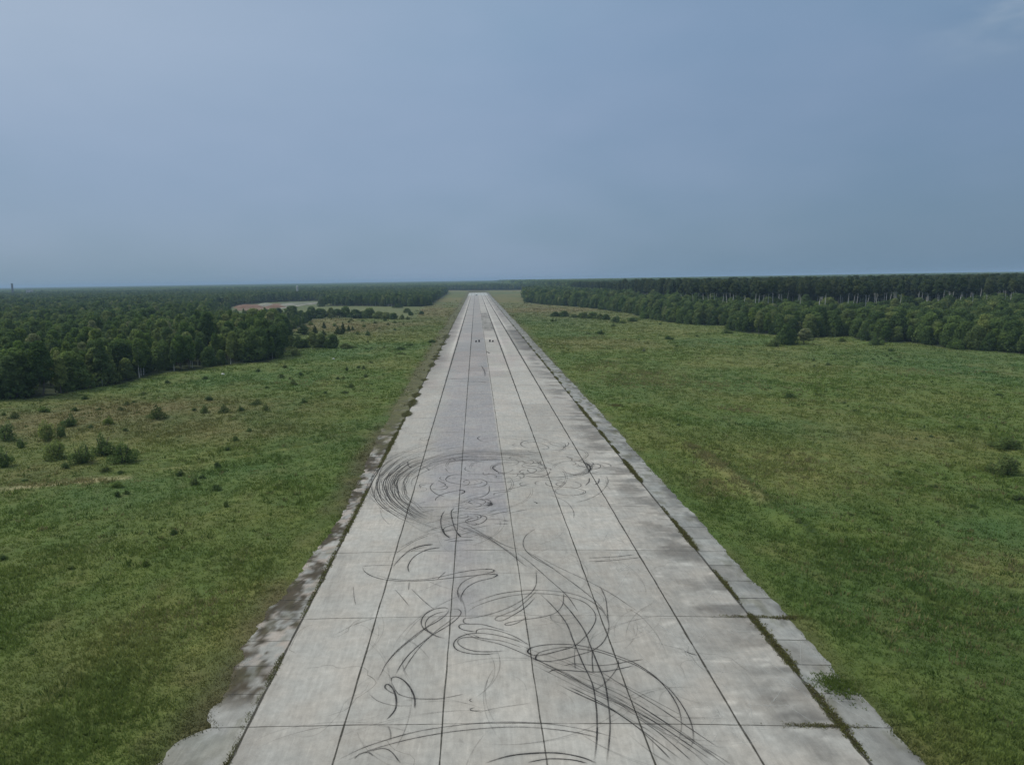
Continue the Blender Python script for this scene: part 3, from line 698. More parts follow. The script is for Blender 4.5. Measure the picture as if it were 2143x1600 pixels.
for q in range(34):   # nearly straight passes along the ring's far side
    y0 = rng.uniform(225, 305); x0 = rng.uniform(640, 1180); x1 = x0+rng.uniform(200, 520)
    mark(A((x0, y0+max(0, 1000-x0)*.09), ((x0+x1)/2, y0), (x1, y0+8+rng.normal()*4)), rng.uniform(.35, .85), .14, .2, 0)
for q in range(64):   # scribbles of small loops
    cx_, cy2 = [(1370, 290), (1720, 300), (1450, 360), (950, 440), (1180, 390), (1600, 480), (1900, 340), (1480, 190), (700, 480), (1000, 620), (950, 730), (1280, 440)][q % 12]
    cx_ += rng.normal()*80; cy2 += rng.normal()*22; r = rng.uniform(25, 110); a0 = rng.uniform(0, 6.3); sp = rng.uniform(1.6, 4.4)
    th = np.linspace(a0, a0+sp, 7)
    mark(A(*[(cx_+r*math.cos(t), cy2+.30*r*math.sin(t)) for t in th]), rng.uniform(.4, .95), .15, .2)
for (ex, ey, rx_, ry_, a0, a1, aa) in [(1330, 350, 190, 42, 2.2, 7.6, .6), (1560, 340, 290, 75, -1.5, 2.0, .55), (1500, 330, 330, 95, -1.4, 1.6, .4), (1250, 420, 420, 150, -1.6, .9, .35), (1600, 250, 220, 60, -2.6, .9, .5),
        (1500, 200, 160, 38, -3.0, 1.2, .5), (1300, 170, 260, 45, 3.3, 6.2, .5), (1720, 350, 130, 48, 3.0, 8.2, .6), (1680, 340, 150, 55, 3.5, 8.0, .45), (950, 470, 330, 120, -.6, 2.4, .4), (1000, 520, 420, 150, -.2, 1.8, .35),
        (880, 620, 300, 90, .2, 2.2, .4), (1450, 480, 200, 60, 3.2, 6.0, .4), (1150, 330, 330, 75, 2.6, 6.6, .5), (1250, 345, 260, 60, 2.8, 6.9, .5), (960, 640, 420, 170, 1.9, 3.7, .35)]:
    for o_ in (0, 1):
        th = np.linspace(a0, a1, 14); mark(A(*[(ex+(rx_+o_*14)*math.cos(t), ey+(ry_+o_*5)*math.sin(t)) for t in th]), aa, .13, .15, 0)
for q in range(30):   # streaks under the middle of the ring
    x0 = rng.uniform(580, 1250); y0 = rng.uniform(560, 860); L_ = rng.uniform(60, 240)
    mark(A((x0, y0), (x0+L_*.5, y0-L_*.12+rng.normal()*4), (x0+L_, y0-L_*.2)), rng.uniform(.35, .75), .15, .3)
# bundle of straight runs leaving toward the lower right
for q in range(20):
    o1 = rng.normal()*66; s0 = rng.uniform(0, .55); s1 = s0+rng.uniform(.2, .6)
    base = np.array([(900, 545), (1130, 640), (1400, 770), (1600, 860), (1750, 950), (1900, 1040), (2050, 1150), (2200, 1260)], float)
    t = np.clip(np.linspace(s0, s1, 6), 0, 1)*7; P = np.stack([np.interp(t, range(8), base[:, k]) for k in (0, 1)], -1)+rng.normal(size=(6, 2))*4
    P += np.array([-.5, 1.])*o1*(.6+.5*t[:, None]/7)
    mark(B(*P), rng.uniform(.2, .5), rng.uniform(.11, .16), .15, 0)
for P in [((1300, 750), (1500, 850), (1700, 985), (1950, 1170)), ((1330, 680), (1600, 800), (1800, 920), (2000, 1060), (2160, 1170)), ((1490, 670), (1650, 770), (1800, 860), (1950, 960), (2160, 1100)),
          ((1280, 760), (1480, 850), (1640, 940), (1780, 1060), (1900, 1180)), ((1680, 920), (1800, 1000), (1920, 1100), (2010, 1180))]:
    mark(B(*P), .7, .16, .1, 0)
for q in range(14):
    o1 = rng.normal()*42; P = np.array([(760, 720), (900, 780), (1060, 840), (1220, 930), (1380, 1040), (1520, 1140)], float)+[o1*.5, o1*.6]+rng.normal(size=(6, 2))*3
    i0 = rng.integers(0, 3); mark(A(*P[i0:i0+rng.integers(3, 5)]), rng.uniform(.15, .4), .12, .25, 0)
for q in range(46):   # faint long sweeping passes, in pairs
    x0, y0 = rng.uniform(720, 1480), 1040+560*rng.random()**.8; sx0, sy0 = px(x0, y0); r = rng.uniform(5, 16); a0 = rng.uniform(0, 6.3); sp = rng.uniform(.5, 1.6)
    th = np.linspace(a0, a0+sp, 8)
    for o_ in (0, 1.5):
        P = [(np.clip(sx0+(r+o_)*(math.cos(t)-math.cos(a0)), -20, 13), sy0+(r+o_)*(math.sin(t)-math.sin(a0))) for t in th]
        mark(P, rng.uniform(.10, .26), .13, .3, 0)
for q in range(24):   # faint old scuffs everywhere
    x0, y0 = rng.uniform(700, 1500), rng.uniform(1120, 1590); an = rng.uniform(0, 6.3); L_ = rng.uniform(30, 140)
    P = [px(x0+L_*k*math.cos(an+k*.5), y0+L_*k*.5*math.sin(an+k*.5)) for k in (0, .5, 1)]
    mark(P, rng.uniform(.06, .16), .14, .3)
for P, a in [([(1007, 766), (1014, 778), (1015, 790)], .45), ([(1018, 736), (1025, 741)], .8), ([(950, 799), (1000, 800), (1020, 802)], .7), ([(935, 793), (965, 794), (985, 793)], .6)]:
    mark([px(*q) for q in P], a, .35, .2)
marks = sk.build('tyre_marks', m_rub, runway)
m_scr = ribbon_mat('pale_scratches', (.52, .53, .50), 1.2, .3, 1.0)
sc_ = Ribbons(.013)
for q in range(240):
    x0 = rng.uniform(9, 24); y0 = 44+rng.exponential(35); an = rng.choice([rng.normal(1.95, .12), rng.normal(1.2, .2), rng.normal(.05, .1)], p=[.6, .2, .2]); L_ = rng.uniform(1, 6)
    if y0 > 190: continue
    P = np.array([(x0, y0), (x0+L_*math.cos(an), y0+L_*math.sin(an))]); P[:, 0] = np.clip(P[:, 0], 8, 24)
    sc_.add(catmull(P, .4), rng.uniform(.06, .14), rng.uniform(.15, .5), .3)
scr = sc_.build('scratches', m_scr, runway)

# ------------------------------------------------------------------ weeds and grass (countless: stuff)
def blades(X, Y, Zb, H, Wd, Cc, nb, spread, lean=.6):
    """nb bent blades for each tuft, every blade a slim triangle"""
    n = len(X); k = n*nb
    X = np.repeat(X, nb); Y = np.repeat(Y, nb); Zb = np.repeat(Zb, nb); H = np.repeat(H, nb)*rng.uniform(.55, 1.2, k); Wd = np.repeat(Wd, nb)
    S = np.repeat(spread, nb) if np.ndim(spread) else spread
    a = rng.uniform(0, 6.283, k); r = S*np.sqrt(rng.random(k)); bx = X+r*np.cos(a); by = Y+r*np.sin(a)
    t = a+rng.normal(0, .5, k); ln = H*lean*rng.uniform(.3, 1.2, k); p = rng.uniform(0, 6.283, k)
    wx, wy = Wd/2*np.cos(p), Wd/2*np.sin(p)
    V = np.stack([np.stack([bx-wx, by-wy, Zb-.03], -1), np.stack([bx+wx, by+wy, Zb-.03], -1), np.stack([bx+ln*np.cos(t), by+ln*np.sin(t), Zb+H], -1)], 1).reshape(-1, 3)
    C = np.repeat(np.repeat(Cc, nb, 0)*rng.uniform(.88, 1.15, (k, 1)), 3, 0)
    return V, np.arange(3*k).reshape(-1, 3), C
m_grass, T, b, out = new_mat('grass_blades')
at = T.nodes.new('ShaderNodeAttribute'); at.attribute_name = 'col'
df = T.nodes.new('ShaderNodeBsdfDiffuse'); tl = T.nodes.new('ShaderNodeBsdfTranslucent'); mx = T.nodes.new('ShaderNodeMixShader'); mx.inputs[0].default_value = .4
T.links.new(at.outputs[0], df.inputs[0]); T.links.new(at.outputs[0], tl.inputs[0])
T.links.new(df.outputs[0], mx.inputs[1]); T.links.new(tl.outputs[0], mx.inputs[2]); T.links.new(mx.outputs[0], out.inputs[0])
def shw(y, side): return np.interp(y, ys_r, wd_r) if side > 0 else np.interp(y, ys_l, wd_l)
N = 210000
D = 40*np.exp(rng.random(N)*math.log(1150/40)); an = R(-44)+rng.random(N)*R(84)
X = CX+D*np.sin(an)/np.cos(an*0); Y = D*np.cos(an)
out_l = (X < -(21+np.interp(Y, ys_l, wd_l)-.15-1.1*fbm(X/.9, Y/.9+50, 2)**1.5)); out_r = (X > 21+np.interp(Y, ys_r, wd_r)-.05-.5*fbm(X/.6, Y/.6, 2)**1.5)
path_ = pdist(X, Y, LN[0][0]) > .9+.5*rng.random(N)
keep = path_ & (out_l | out_r | ((X < -21.6) & (Y > 125) & (rng.random(N) < .7*sst(125, 180, Y)))) & inpoly(X, Y, FPOLY) & (rng.random(N) > sst(350, 1150, D)*1.0)
X, Y, D = X[keep], Y[keep], D[keep]
cc = grass_col(X, Y)
tn = fbm(X/7+33, Y/9, 3)
H = (.16+.22*sst(.4, .7, tn))*(.7+.6*rng.random(len(X)))*(1+D/450)
near_e = np.minimum(np.abs(np.abs(X)-24.8), 3)/3; H = H*(.45+.55*near_e)
gv, gf, gc = blades(X, Y, gz(X, Y), H, .05+D*.0009, cc*1.42, 5, .12+D*.0022, .75)
grass = link('grass', mesh_np('grass', gv, gf, gc), m_grass); tag(grass, kind='stuff')
# pale seed-head clumps and dark herbs
N = 5200
D = 60*np.exp(rng.random(N)*math.log(420/60)); an = R(-40)+rng.random(N)*R(78); X = CX+D*np.sin(an); Y = D*np.cos(an)
cl = fbm(X/16+70, Y/22+3, 3); keep = (np.abs(X) > 30) & inpoly(X, Y, FPOLY) & ((cl > .56) | (rng.random(N) < .12))
X, Y, D = X[keep], Y[keep], D[keep]; kk = rng.random(len(X)) < np.where(X > 0, .55, .25)
cc = np.where(kk[:, None], PALE*1.0, DRK*1.2)
hv, hf, hc = blades(X, Y, gz(X, Y), .45*(.6+.8*rng.random(len(X))), .07+D*.0008, cc, 9, .35+.4*rng.random(len(X)), .5)
hx = []; hy = []
for a, b_, n, sx, sy in [(1270, 762, 60, 3, 6), (1335, 790, 110, 6, 9), (1400, 798, 90, 6, 8), (1365, 778, 70, 5, 6), (1500, 802, 70, 6, 5), (1548, 856, 60, 2.2, 2.5), (1300, 800, 60, 4, 6), (1230, 770, 30, 2, 6), (1450, 940, 40, .6, 1.2),
        (1475, 956, 60, .9, 1.5), (1500, 973, 50, .9, 1.6), (1490, 1015, 70, 3, 3), (1530, 1010, 50, 2, 3), (1640, 962, 70, 5, 5), (1770, 1000, 70, 6, 5), (1560, 1290, 40, 3, 3), (1930, 1300, 40, 4, 3), (1850, 1180, 40, 5, 4), (2060, 1180, 60, 6, 4), (1240, 705, 60, 6, 8), (1950, 775, 60, 16, 8), (1640, 800, 70, 14, 8), (450, 1260, 40, 3, 3), (330, 1290, 40, 3, 3), (620, 800, 50, 8, 6), (180, 1005, 60, 4, .6), (100, 1014, 50, 5, .7)]:
    a0, b0 = px(a, b_); hx.append(a0+rng.normal(0, sx, n)); hy.append(b0+rng.normal(0, sy, n))
hx = np.concatenate(hx); hy = np.concatenate(hy); ok = np.abs(hx) > 27; hx, hy = hx[ok], hy[ok]; dh = np.hypot(hx, hy)
v2, f2, c2_ = blades(hx, hy, gz(hx, hy), .42*(.6+.8*rng.random(len(hx))), .06+dh*.0009, np.broadcast_to(PALE*1.25, (len(hx), 3)), 8, .3+dh*.002, .7)
hf = np.vstack([hf, f2+len(hv)]); hv = np.vstack([hv, v2]); hc = np.vstack([hc, c2_])
herbs = link('tall_herbs', mesh_np('tall_herbs', hv, hf, hc), m_grass); tag(herbs, kind='stuff')
ms_ = Ribbons(.006)
for side in (-1, 1):
    for seg in range(3):
        yq = np.arange(42, 420, .5); thin = (.45 if side > 0 else 1)
        dq = fbm(yq/6+side*20, yq*0+2, 3); wq = thin*np.clip(2.4*(dq-.42), .02, .8)*((.12+1.8*sst(125, 170, yq)) if side < 0 else 1)*(1+yq/300)*(.5+fbm(yq/.8+side, yq*0+seg, 2))
        ms_.add(np.stack([side*21.1+(seg-1)*.16+.5*(fbm(yq/.9+seg*7, yq*0+side, 2)-.5), yq], -1), wq*rng.uniform(.7, 1.2), np.clip((dq-.38)*5, 0, .85), 0)
m_moss = ribbon_mat('moss_in_joint', (.070, .072, .030), 2.2, .35, 1.2)
moss_o = ms_.build('moss', m_moss, runway)
# weeds rooted in the edge joints and holes of the shoulders
WX = []; WY = []; WH = []
for side in (-1, 1):
    ys = np.concatenate([rng.uniform(42, 140, 5200), 140+rng.exponential(120, 3800)])
    den = fbm(ys/6+side*20, ys*0+2, 3); wdt = np.clip(2.4*(den-.44), .02, .6)*((.5+.9*sst(125, 170, ys)) if side < 0 else .6)
    ok = rng.random(len(ys)) < sst(.42, .60, den)*((.35+.65*sst(120, 150, ys)) if side < 0 else 1)
    WX.append((side*21+side*.15+wdt*rng.normal(0, .55, len(ys)))[ok]); WY.append(ys[ok]); WH.append((.06+.14*den)[ok])
def cluster(cx0, cy0, n, sx, sy, h):
    a, b_ = px(cx0, cy0); WX.append(a+rng.normal(0, sx, n)); WY.append(b_+rng.normal(0, sy, n)); WH.append(np.full(n, h))
cluster(1752, 1432, 420, .75, .75, .22); cluster(1722, 1519, 220, 1.3, .12, .1); cluster(1560, 1290, 120, 1.3, .12, .1); cluster(1645, 1291, 120, .8, .2, .15)
cluster(1700, 1519, 90, .9, .1, .1); cluster(1290, 846, 120, .9, .8, .15); cluster(520, 1500, 60, .15, 1.2, .08); cluster(545, 1455, 40, .1, .8, .06)
WX, WY, WH = map(np.concatenate, (WX, WY, WH))
wgreen = np.zeros(len(WX), bool); wgreen[-1190:-770] = True
wc = np.where(rng.random(len(WX))[:, None] < .5, np.array([.17, .18, .055]), np.array([.13, .115, .06]))
wc = np.where(wgreen[:, None], GREEN*1.2, wc)
wv, wf, wcc = blades(WX, WY, crown(WX)-.01, WH*.8, .06+.0007*WY, wc, 5, .09+.001*WY, 1.2)
weeds = link('weeds', mesh_np('weeds', wv, wf, wcc), m_grass); tag(weeds, kind='stuff')

# ------------------------------------------------------------------ trees and shrubs
def leaf_mat(name, stops, transl=.30):
    m, T, b, out = new_mat(name)
    oi = T.nodes.new('ShaderNodeObjectInfo'); at = T.nodes.new('ShaderNodeAttribute'); at.attribute_name = 'tone'
    c = ramp(T, oi.outputs['Random'], stops)
    c = mixc(T, 1.0, c, ramp(T, at.outputs['Fac'], [(0, (.62, .66, .62)), (.5, (1, 1, 1)), (1, (1.55, 1.45, 1.25))]), 'MULTIPLY')
    df = T.nodes.new('ShaderNodeBsdfDiffuse'); tl = T.nodes.new('ShaderNodeBsdfTranslucent'); mx = T.nodes.new('ShaderNodeMixShader'); mx.inputs[0].default_value = transl
    T.links.new(c, df.inputs[0]); T.links.new(c, tl.inputs[0]); T.links.new(df.outputs[0], mx.inputs[1]); T.links.new(tl.outputs[0], mx.inputs[2])
    T.links.new(mx.outputs[0], out.inputs[0]); return m
m_leaf = leaf_mat('foliage', [(0, (0.092, 0.151, 0.050)), (.2, (0.138, 0.217, 0.060)), (.4, (0.180, 0.244, 0.066)), (.6, (0.110, 0.172, 0.070)), (.75, (0.157, 0.222, 0.087)), (.9, (0.222, 0.277, 0.090)), (1, (0.296, 0.323, 0.169))], .45)
m_leafd = leaf_mat('dark_foliage', [(0, (0.076, 0.124, 0.048)), (.3, (0.101, 0.161, 0.056)), (.6, (0.131, 0.196, 0.065)), (.85, (0.155, 0.205, 0.077)), (1, (0.203, 0.251, 0.090))], .45)
m_birchleaf = leaf_mat('birch_foliage', [(0, (0.060, 0.095, 0.046)), (.4, (0.081, 0.119, 0.055)), (.7, (0.103, 0.132, 0.061)), (1, (0.118, 0.154, 0.067))], .45)
m_pine = leaf_mat('pine_needles', [(0, (.072, .112, .040)), (1, (.100, .135, .048))], .4)
m_bark = simple_mat('grey_bark', (.10, .09, .075), .9, .35, 4)
m_white, T, b, o_ = new_mat('white_bark')
g = T.nodes.new('ShaderNodeNewGeometry'); n = noise_out(T, 2.5, 4, .7, g.outputs['Position'], (1, 1, .6))
T.links.new(ramp(T, n, [(.36, (.10, .10, .09)), (.46, (.46, .46, .42)), (.75, (.60, .60, .55))]), b.inputs['Base Color'])

def crown_mesh(name, seed, lobes, nleaf, size, zmin=0.0):
    """leaf clumps spread over a set of lobes (cx,cy,cz,rx,rz)"""
    r = np.random.default_rng(seed); L_ = np.array(lobes, float); K = len(L_)
    area = L_[:, 3]*(L_[:, 3]+L_[:, 4]); k = r.choice(K, nleaf*2, p=area/area.sum())
    d = r.normal(size=(nleaf*2, 3)); d /= np.linalg.norm(d, axis=1)[:, None]
    rad = r.uniform(.62, 1.08, nleaf*2)**.6
    S = np.stack([L_[k, 3], L_[k, 3], L_[k, 4]], -1); P = L_[k, :3]+d*S*rad[:, None]
    keep = P[:, 2] > zmin
    for q in range(K):
        e = (P-L_[q, :3])/np.array([L_[q, 3], L_[q, 3], L_[q, 4]])
        keep &= ~(((e**2).sum(1) < .42) & (k != q))
    P, d, k = P[keep][:nleaf], d[keep][:nleaf], k[keep][:nleaf]; n = len(P)
    nn = d+r.normal(size=(n, 3))*.45; nn /= np.linalg.norm(nn, axis=1)[:, None]
    u = np.cross(nn, r.normal(size=(n, 3))); u /= np.linalg.norm(u, axis=1)[:, None]; v = np.cross(nn, u)
    s = size*r.uniform(.55, 1.35, n)[:, None]; s2 = s*r.uniform(.5, .9, n)[:, None]
    V = np.stack([P-u*s*.5, P-v*s2*.5+nn*s*.06, P+u*s*.5, P+v*s2*.5-nn*s*.06], 1).reshape(-1, 3)
    lt = r.random(K)[k]*.55+.15+r.normal(size=n)*.14+.15*r.random(n)
    return mesh_np(name, V, np.arange(4*n).reshape(-1, 4), floats={'tone': np.repeat(np.clip(lt, 0, 1), 4)})
def limbs_mesh(name, seed, H, r0, bare, nb, reach, lean=.0, n=7):
    r = np.random.default_rng(seed); mb = MB(); zs = np.linspace(0, H, 7)
    cx0 = np.cumsum(r.normal(0, .012*H, 7))*1.0; cy0 = np.cumsum(r.normal(0, .012*H, 7)); cx0 -= cx0[0]; cy0 -= cy0[0]
    mb.tube([(cx0[i]+lean*zs[i], cy0[i], zs[i]-.15*(i == 0)) for i in range(7)], [r0*(1.25 if i == 0 else 1)*(1-.86*i/6) for i in range(7)], n)
    for q in range(nb):
        z = bare+(H*.92-bare)*(q+.3)/nb; a = q*2.4+r.uniform(-.4, .4); i = z/H*6
        x0 = np.interp(i, range(7), cx0)+lean*z; y0 = np.interp(i, range(7), cy0); Lr = reach*(1-.45*q/nb)*r.uniform(.7, 1.1)
        rr = r0*(1-.8*z/H)*.5
        mb.tube([(x0, y0, z), (x0+.5*Lr*math.cos(a), y0+.5*Lr*math.sin(a), z+Lr*.35), (x0+Lr*math.cos(a), y0+Lr*math.sin(a), z+Lr*.6)], [rr, rr*.6, rr*.2], 5)
    return mb.mesh(name)
def lobes_for(seed, H, z0, rad, n, shape=1.0):
    r = np.random.default_rng(seed); out = []
    for q in range(n):
        t = (q+.5)/n; z = z0+(H-z0)*(.08+.84*t); env = math.sin(math.pi*min(1, (.18+.80*t)**shape))**.6
        a = q*2.4+r.uniform(-.5, .5); rr = rad*env*r.uniform(.25, .62); s = rad*r.uniform(.34, .52)*(1.1-.35*t)
        out.append((rr*math.cos(a), rr*math.sin(a), z, s, s*r.uniform(.75, 1.1)))
    out.append((0, 0, H-rad*.38, rad*.42, rad*.40)); out.append((0, 0, (z0+H)/2, rad*.62, (H-z0)*.40))
    return out
PROTO = {}
def proto(key, cm, tm, matc, matt, H, kind):
    cm.materials.append(matc); tm.materials.append(matt); PROTO[key] = (cm, tm, H, kind)
for s in range(4):   # broad leafy trees
    H = 12.0+s*.7
    proto(('leafy', s), crown_mesh('crown', 10+s, lobes_for(20+s, H, 2.2+.4*s, 3.3+.25*(s % 2), 15), 2700, .62), limbs_mesh('trunk', 30+s, H*.9, .20, 2.4, 8, 2.2), m_leaf, m_bark, H, 'leafy')
for s in range(3):   # dense rounded trees, leafy to the ground
    H = 8.8
    proto(('bushy', s), crown_mesh('crown', 50+s, lobes_for(60+s, H, .2, 4.3, 17, .62), 3300, .60, .05), limbs_mesh('trunk', 70+s, H*.85, .18, 1.0, 8, 2.3), m_leafd, m_bark, H, 'bushy')
for s in range(3):   # tall birches and aspens with bare white trunks
    H = 29.0
    lb = [(x, y, z*1.0, r, rz*1.25) for x, y, z, r, rz in lobes_for(80+s, H, 16.5, 4.3, 15)]
    proto(('birch', s), crown_mesh('crown', 90+s, lb, 2300, .95), limbs_mesh('trunk', 95+s, H*.93, .30, 15, 9, 3.0, 0, 8), m_birchleaf, m_white, H, 'birch')
for s in range(3):   # the bare-stemmed front row
    H = 29.0
    proto(('stem', s), crown_mesh('crown', 190+s, [(x, y, z, r, rz*1.1) for x, y, z, r, rz in lobes_for(180+s, H, 20.5, 3.7, 11)], 1500, .95), limbs_mesh('trunk', 195+s, H*.95, .40, 18, 7, 2.6, .01*(s-1), 8), m_birchleaf, m_white, H, 'stem')
for s in range(2):   # young birch at the forest edge
    H = 13.5
    proto(('edge_birch', s), crown_mesh('crown', 110+s, lobes_for(115+s, H, 4.0, 2.5, 14), 2200, .52), limbs_mesh('trunk', 118+s, H*.92, .17, 4.2, 7, 1.6, .01), m_leaf, m_white, H, 'edge_birch')
def cone_lobes(H, R0, n, seed):
    r = np.random.default_rng(seed)
    return [(.45*R0*(1-t)*math.cos(q*2.4), .45*R0*(1-t)*math.sin(q*2.4), H*(.08+.86*t), R0*(1-t)*.62+.15, H/n*1.25) for q, t in [(q, (q+.4)/n) for q in range(n)]]
proto(('pine', 0), crown_mesh('crown', 130, cone_lobes(5, 2.1, 10, 1), 1500, .38, .05), limbs_mesh('trunk', 131, 4.6, .10, .5, 7, .9), m_pine, m_bark, 5.0, 'pine')
proto(('pine', 1), crown_mesh('crown', 132, cone_lobes(5, 1.7, 11, 2), 1300, .36, .05), limbs_mesh('trunk', 133, 4.6, .10, .5, 7, .8), m_pine, m_bark, 5.0, 'pine')
# coarse tree for the distance
for s in range(2):
    H = 14.0
    proto(('coarse', s), crown_mesh('crown', 140+s, lobes_for(150+s, H, 3.0, 4.4, 11), 170, 2.4), limbs_mesh('trunk', 160+s, H*.85, .22, 4, 3, 2.0, 0, 5), m_leafd, m_bark, H, 'leafy')

def place_tree(key, x, y, H, rz, label, group, name='tree', cat='tree', fat=1.0):
    cm, tm, H0, kind = PROTO[key]; k = H/H0
    e = empty(name, (x, y, float(gz(np.array([x]), np.array([y]))[0])), rz)
    e.scale = (k*fat, k*fat, k)
    tag(e, label, cat, group)
    a = link('crown', cm, None, e); b_ = link('trunk', tm, None, e)
    return e

# where the woods stand ------------------------------------------------------
def field_dist(x, y): return pdist(x, y, np.vstack([FPOLY, FPOLY[:1]]))
def jitter(x0, x1, y0, y1, s):
    a, b_ = np.meshgrid(np.arange(x0, x1, s), np.arange(y0, y1, s)); n = a.size
    return a.ravel()+rng.uniform(-.42, .42, n)*s, b_.ravel()+rng.uniform(-.42, .42, n)*s
def in_view(x, y): return (y > 30) & (x-CX > -.80*y-25) & (x-CX < .83*y+25)
birch_line = np.array([px(1360, 642), px(1424, 652), px(1500, 660), px(1600, 664), px(1800, 668), px(2000, 666), px(2140, 664), px(2400, 660)])
LOW = np.array([px(a, b) for a, b in [(430, 700), (640, 690), (680, 650), (660, 640), (450, 640)]])
def tall_side(x, y):   # right of the runway, behind the birch line
    yl = np.interp(x, birch_line[:, 0], birch_line[:, 1]); return (x > birch_line[0, 0]) & (y > yl)
GL = [np.array([px(*q) for q in [(560, 665.5), (870, 667), (884, 641), (690, 640), (622, 646), (560, 658)]])]+[np.array([px(*p) for p in P]) for P in [[(335, 657), (400, 655), (400, 649), (335, 650)], [(640, 668), (700, 666), (740, 664), (640, 664)],
      [(600, 668), (665, 661), (668, 650), (660, 648), (560, 660)], [(690, 648), (880, 640), (880, 645), (690, 652)], [(1590, 640), (1640, 645), (1640, 638), (1590, 634)],
      [(150, 628), (200, 628), (200, 625), (150, 625)]]]
def woods(x, y):
    ok = in_view(x, y) & ~inpoly(x, y, FPOLY) & ~inpoly(x, y, CLEAR)
    for P in GL: ok &= ~inpoly(x, y, P)
    return ok
TX = []; TY = []; TH = []; TK = []; TR = []   # x, y, height, proto, region
def add(x, y, h, k, r): TX.append(x); TY.append(y); TH.append(h); TK.append(k); TR.append(r)
x, y = jitter(-900, 1000, 150, 950, 5.4); m = woods(x, y); x, y = x[m], y[m]
fd = field_dist(x, y); ts = tall_side(x, y); hn = fbm(x/35, y/35, 3)
m = fd > .8
for xx, yy, f, t, h in zip(x[m], y[m], fd[m], ts[m], hn[m]):
    u = rng.random()
    if t:
        if u < .45:
            if u < .33 and yy < 760 and yy > np.interp(xx, birch_line[:, 0], birch_line[:, 1])+38: add(xx, yy, rng.uniform(9, 20), ('bushy', rng.integers(3)), 'under')
            continue
        bd = yy-np.interp(xx, birch_line[:, 0], birch_line[:, 1])
        if bd < 22 and u < .86: continue
        add(xx, yy, min(29.6, 26.6+4*(h-.5)+rng.normal()*1.3), ('stem' if bd < 30 else 'birch', rng.integers(3)), 'tall')
    elif xx < 0:
        if f > 8 and u < .22+.25*(fbm(np.array([xx/18+5]), np.array([yy/18]), 2)[0] < .38): continue
        hh = 12.0+7*(h-.5)+rng.normal()*2.2
        if f < 5: hh *= .82+.3*rng.random()
        if yy > 420: hh *= .88
        if inpoly(np.array([xx]), np.array([yy]), LOW)[0]: hh *= .62
        k = ('edge_birch', rng.integers(2)) if u > .80 else ('leafy', rng.integers(4)) if u > .36 else ('bushy', rng.integers(3))
        add(xx, yy, hh, k, 'left')
    else:
        if f > 8 and u < .15: continue
        hh = 9.6+7*(h-.5)+rng.normal()*1.9+min(2, f*.02)
        if f < 5: hh *= .62+.35*rng.random()
        if yy > 560: hh *= 1.12
        k = ('bushy', rng.integers(3)) if u > .35 else ('leafy', rng.integers(4))
        add(xx, yy, hh, k, 'right')
# the white-stemmed row, each stem where it stands
for q, (bx_, hh) in enumerate([(1424, 26), (1447, 26), (1458, 27), (1470, 27), (1479, 28), (1493, 29), (1510, 28), (1517, 28), (1532, 28), (1538, 28), (1556, 28), (1580, 29), (1584.5, 29), (1595, 28), (1606, 29), (1615, 29), (1632, 28), (1672, 29),
        (1711, 28), (1724, 29), (1753, 27), (1770, 29), (1784, 28), (1805, 28), (1830, 28), (1880, 28), (1932, 28), (1937, 28), (1957, 28), (1981, 29), (2003, 29), (2030, 28), (2060, 28), (2067, 28), (2097, 28), (2110, 28), (2140, 29)]):
    D0 = float(np.interp(bx_, [1424, 1500, 1600, 1750, 2140], [625, 548, 508, 470, 468]))+rng.uniform(-14, 10)
    a, b_ = px(bx_, 700); s = D0/b_; add(CX+(a-CX)*s, b_*s, hh-.9+rng.normal()*.8, ('stem', q % 3), 'stem')
TX = np.array(TX); TY = np.array(TY); TH = np.array(TH); TRg = np.array(TR)
app = TH/np.hypot(TX, TY)
# isolated trees and rows in the open, from the photograph: base x, y, width, height in photo pixels, proto
rows = []
def row(lst, key, label, group):
    for q, (a, b_, w, h) in enumerate(lst): rows.append((a, b_, w, h, (key, q), label, group))
row([(566, 664, 20, 18), (588, 662, 18, 15), (612, 663, 30, 26), (634, 664, 18, 18), (655, 665, 22, 22), (671, 665, 24, 24), (690, 666, 22, 22), (707, 665, 22, 22), (724, 665, 22, 21), (741, 666, 22, 22), (758, 666, 20, 19),
     (774, 666, 22, 20), (790, 667, 20, 17), (806, 667, 18, 16), (822, 668, 18, 14), (840, 668, 12, 12)], 'bushy', 'dark green tree in the long row across the left field', 'row of trees across the left field')
row([(855, 640, 18, 14), (872, 641, 14, 11), (886, 640, 12, 12), (902, 640, 8, 9), (835, 643, 14, 9), (850, 655, 12, 12), (858, 660, 8, 9), (879, 658, 8, 8)], 'bushy',
    'small dark tree at the far left field edge near the runway', 'small trees at the far left field edge')
row([(622, 727, 17, 20), (631, 728, 26, 24), (655, 729, 20, 32), (674, 727, 26, 28), (690, 728, 18, 22), (701, 728, 20, 28), (722, 728, 20, 11), (607, 726, 18, 20)], 'bushy',
    'dark green young tree in the short clump beyond the left meadow', 'clump of young trees beyond the left meadow')
row([(634, 699, 28, 22), (659, 697, 16, 18), (677, 701, 12, 12), (678, 687, 12, 14), (707, 699, 15, 17), (718, 698, 15, 25), (730, 693, 9, 14), (738, 690, 9, 9)], 'pine',
    'small dark conifer on the brown heath beyond the left meadow', 'conifers on the brown heath')
row([(1166, 662, 16, 12), (1178, 662, 14, 11), (1198, 664, 14, 8), (1215, 665, 20, 13), (1228, 665, 14, 11), (1241, 666, 18, 12), (1256, 667, 16, 11), (1270, 668, 16, 10)], 'bushy',
    'low round tree in the isolated hedge-like clump right of the runway', 'isolated clump right of the runway')
row([(1643, 721, 28, 43), (1661, 721, 22, 32), (1680, 720, 30, 38)], 'bushy', 'rounded green tree standing forward of the right forest edge', 'trees forward of the right forest')
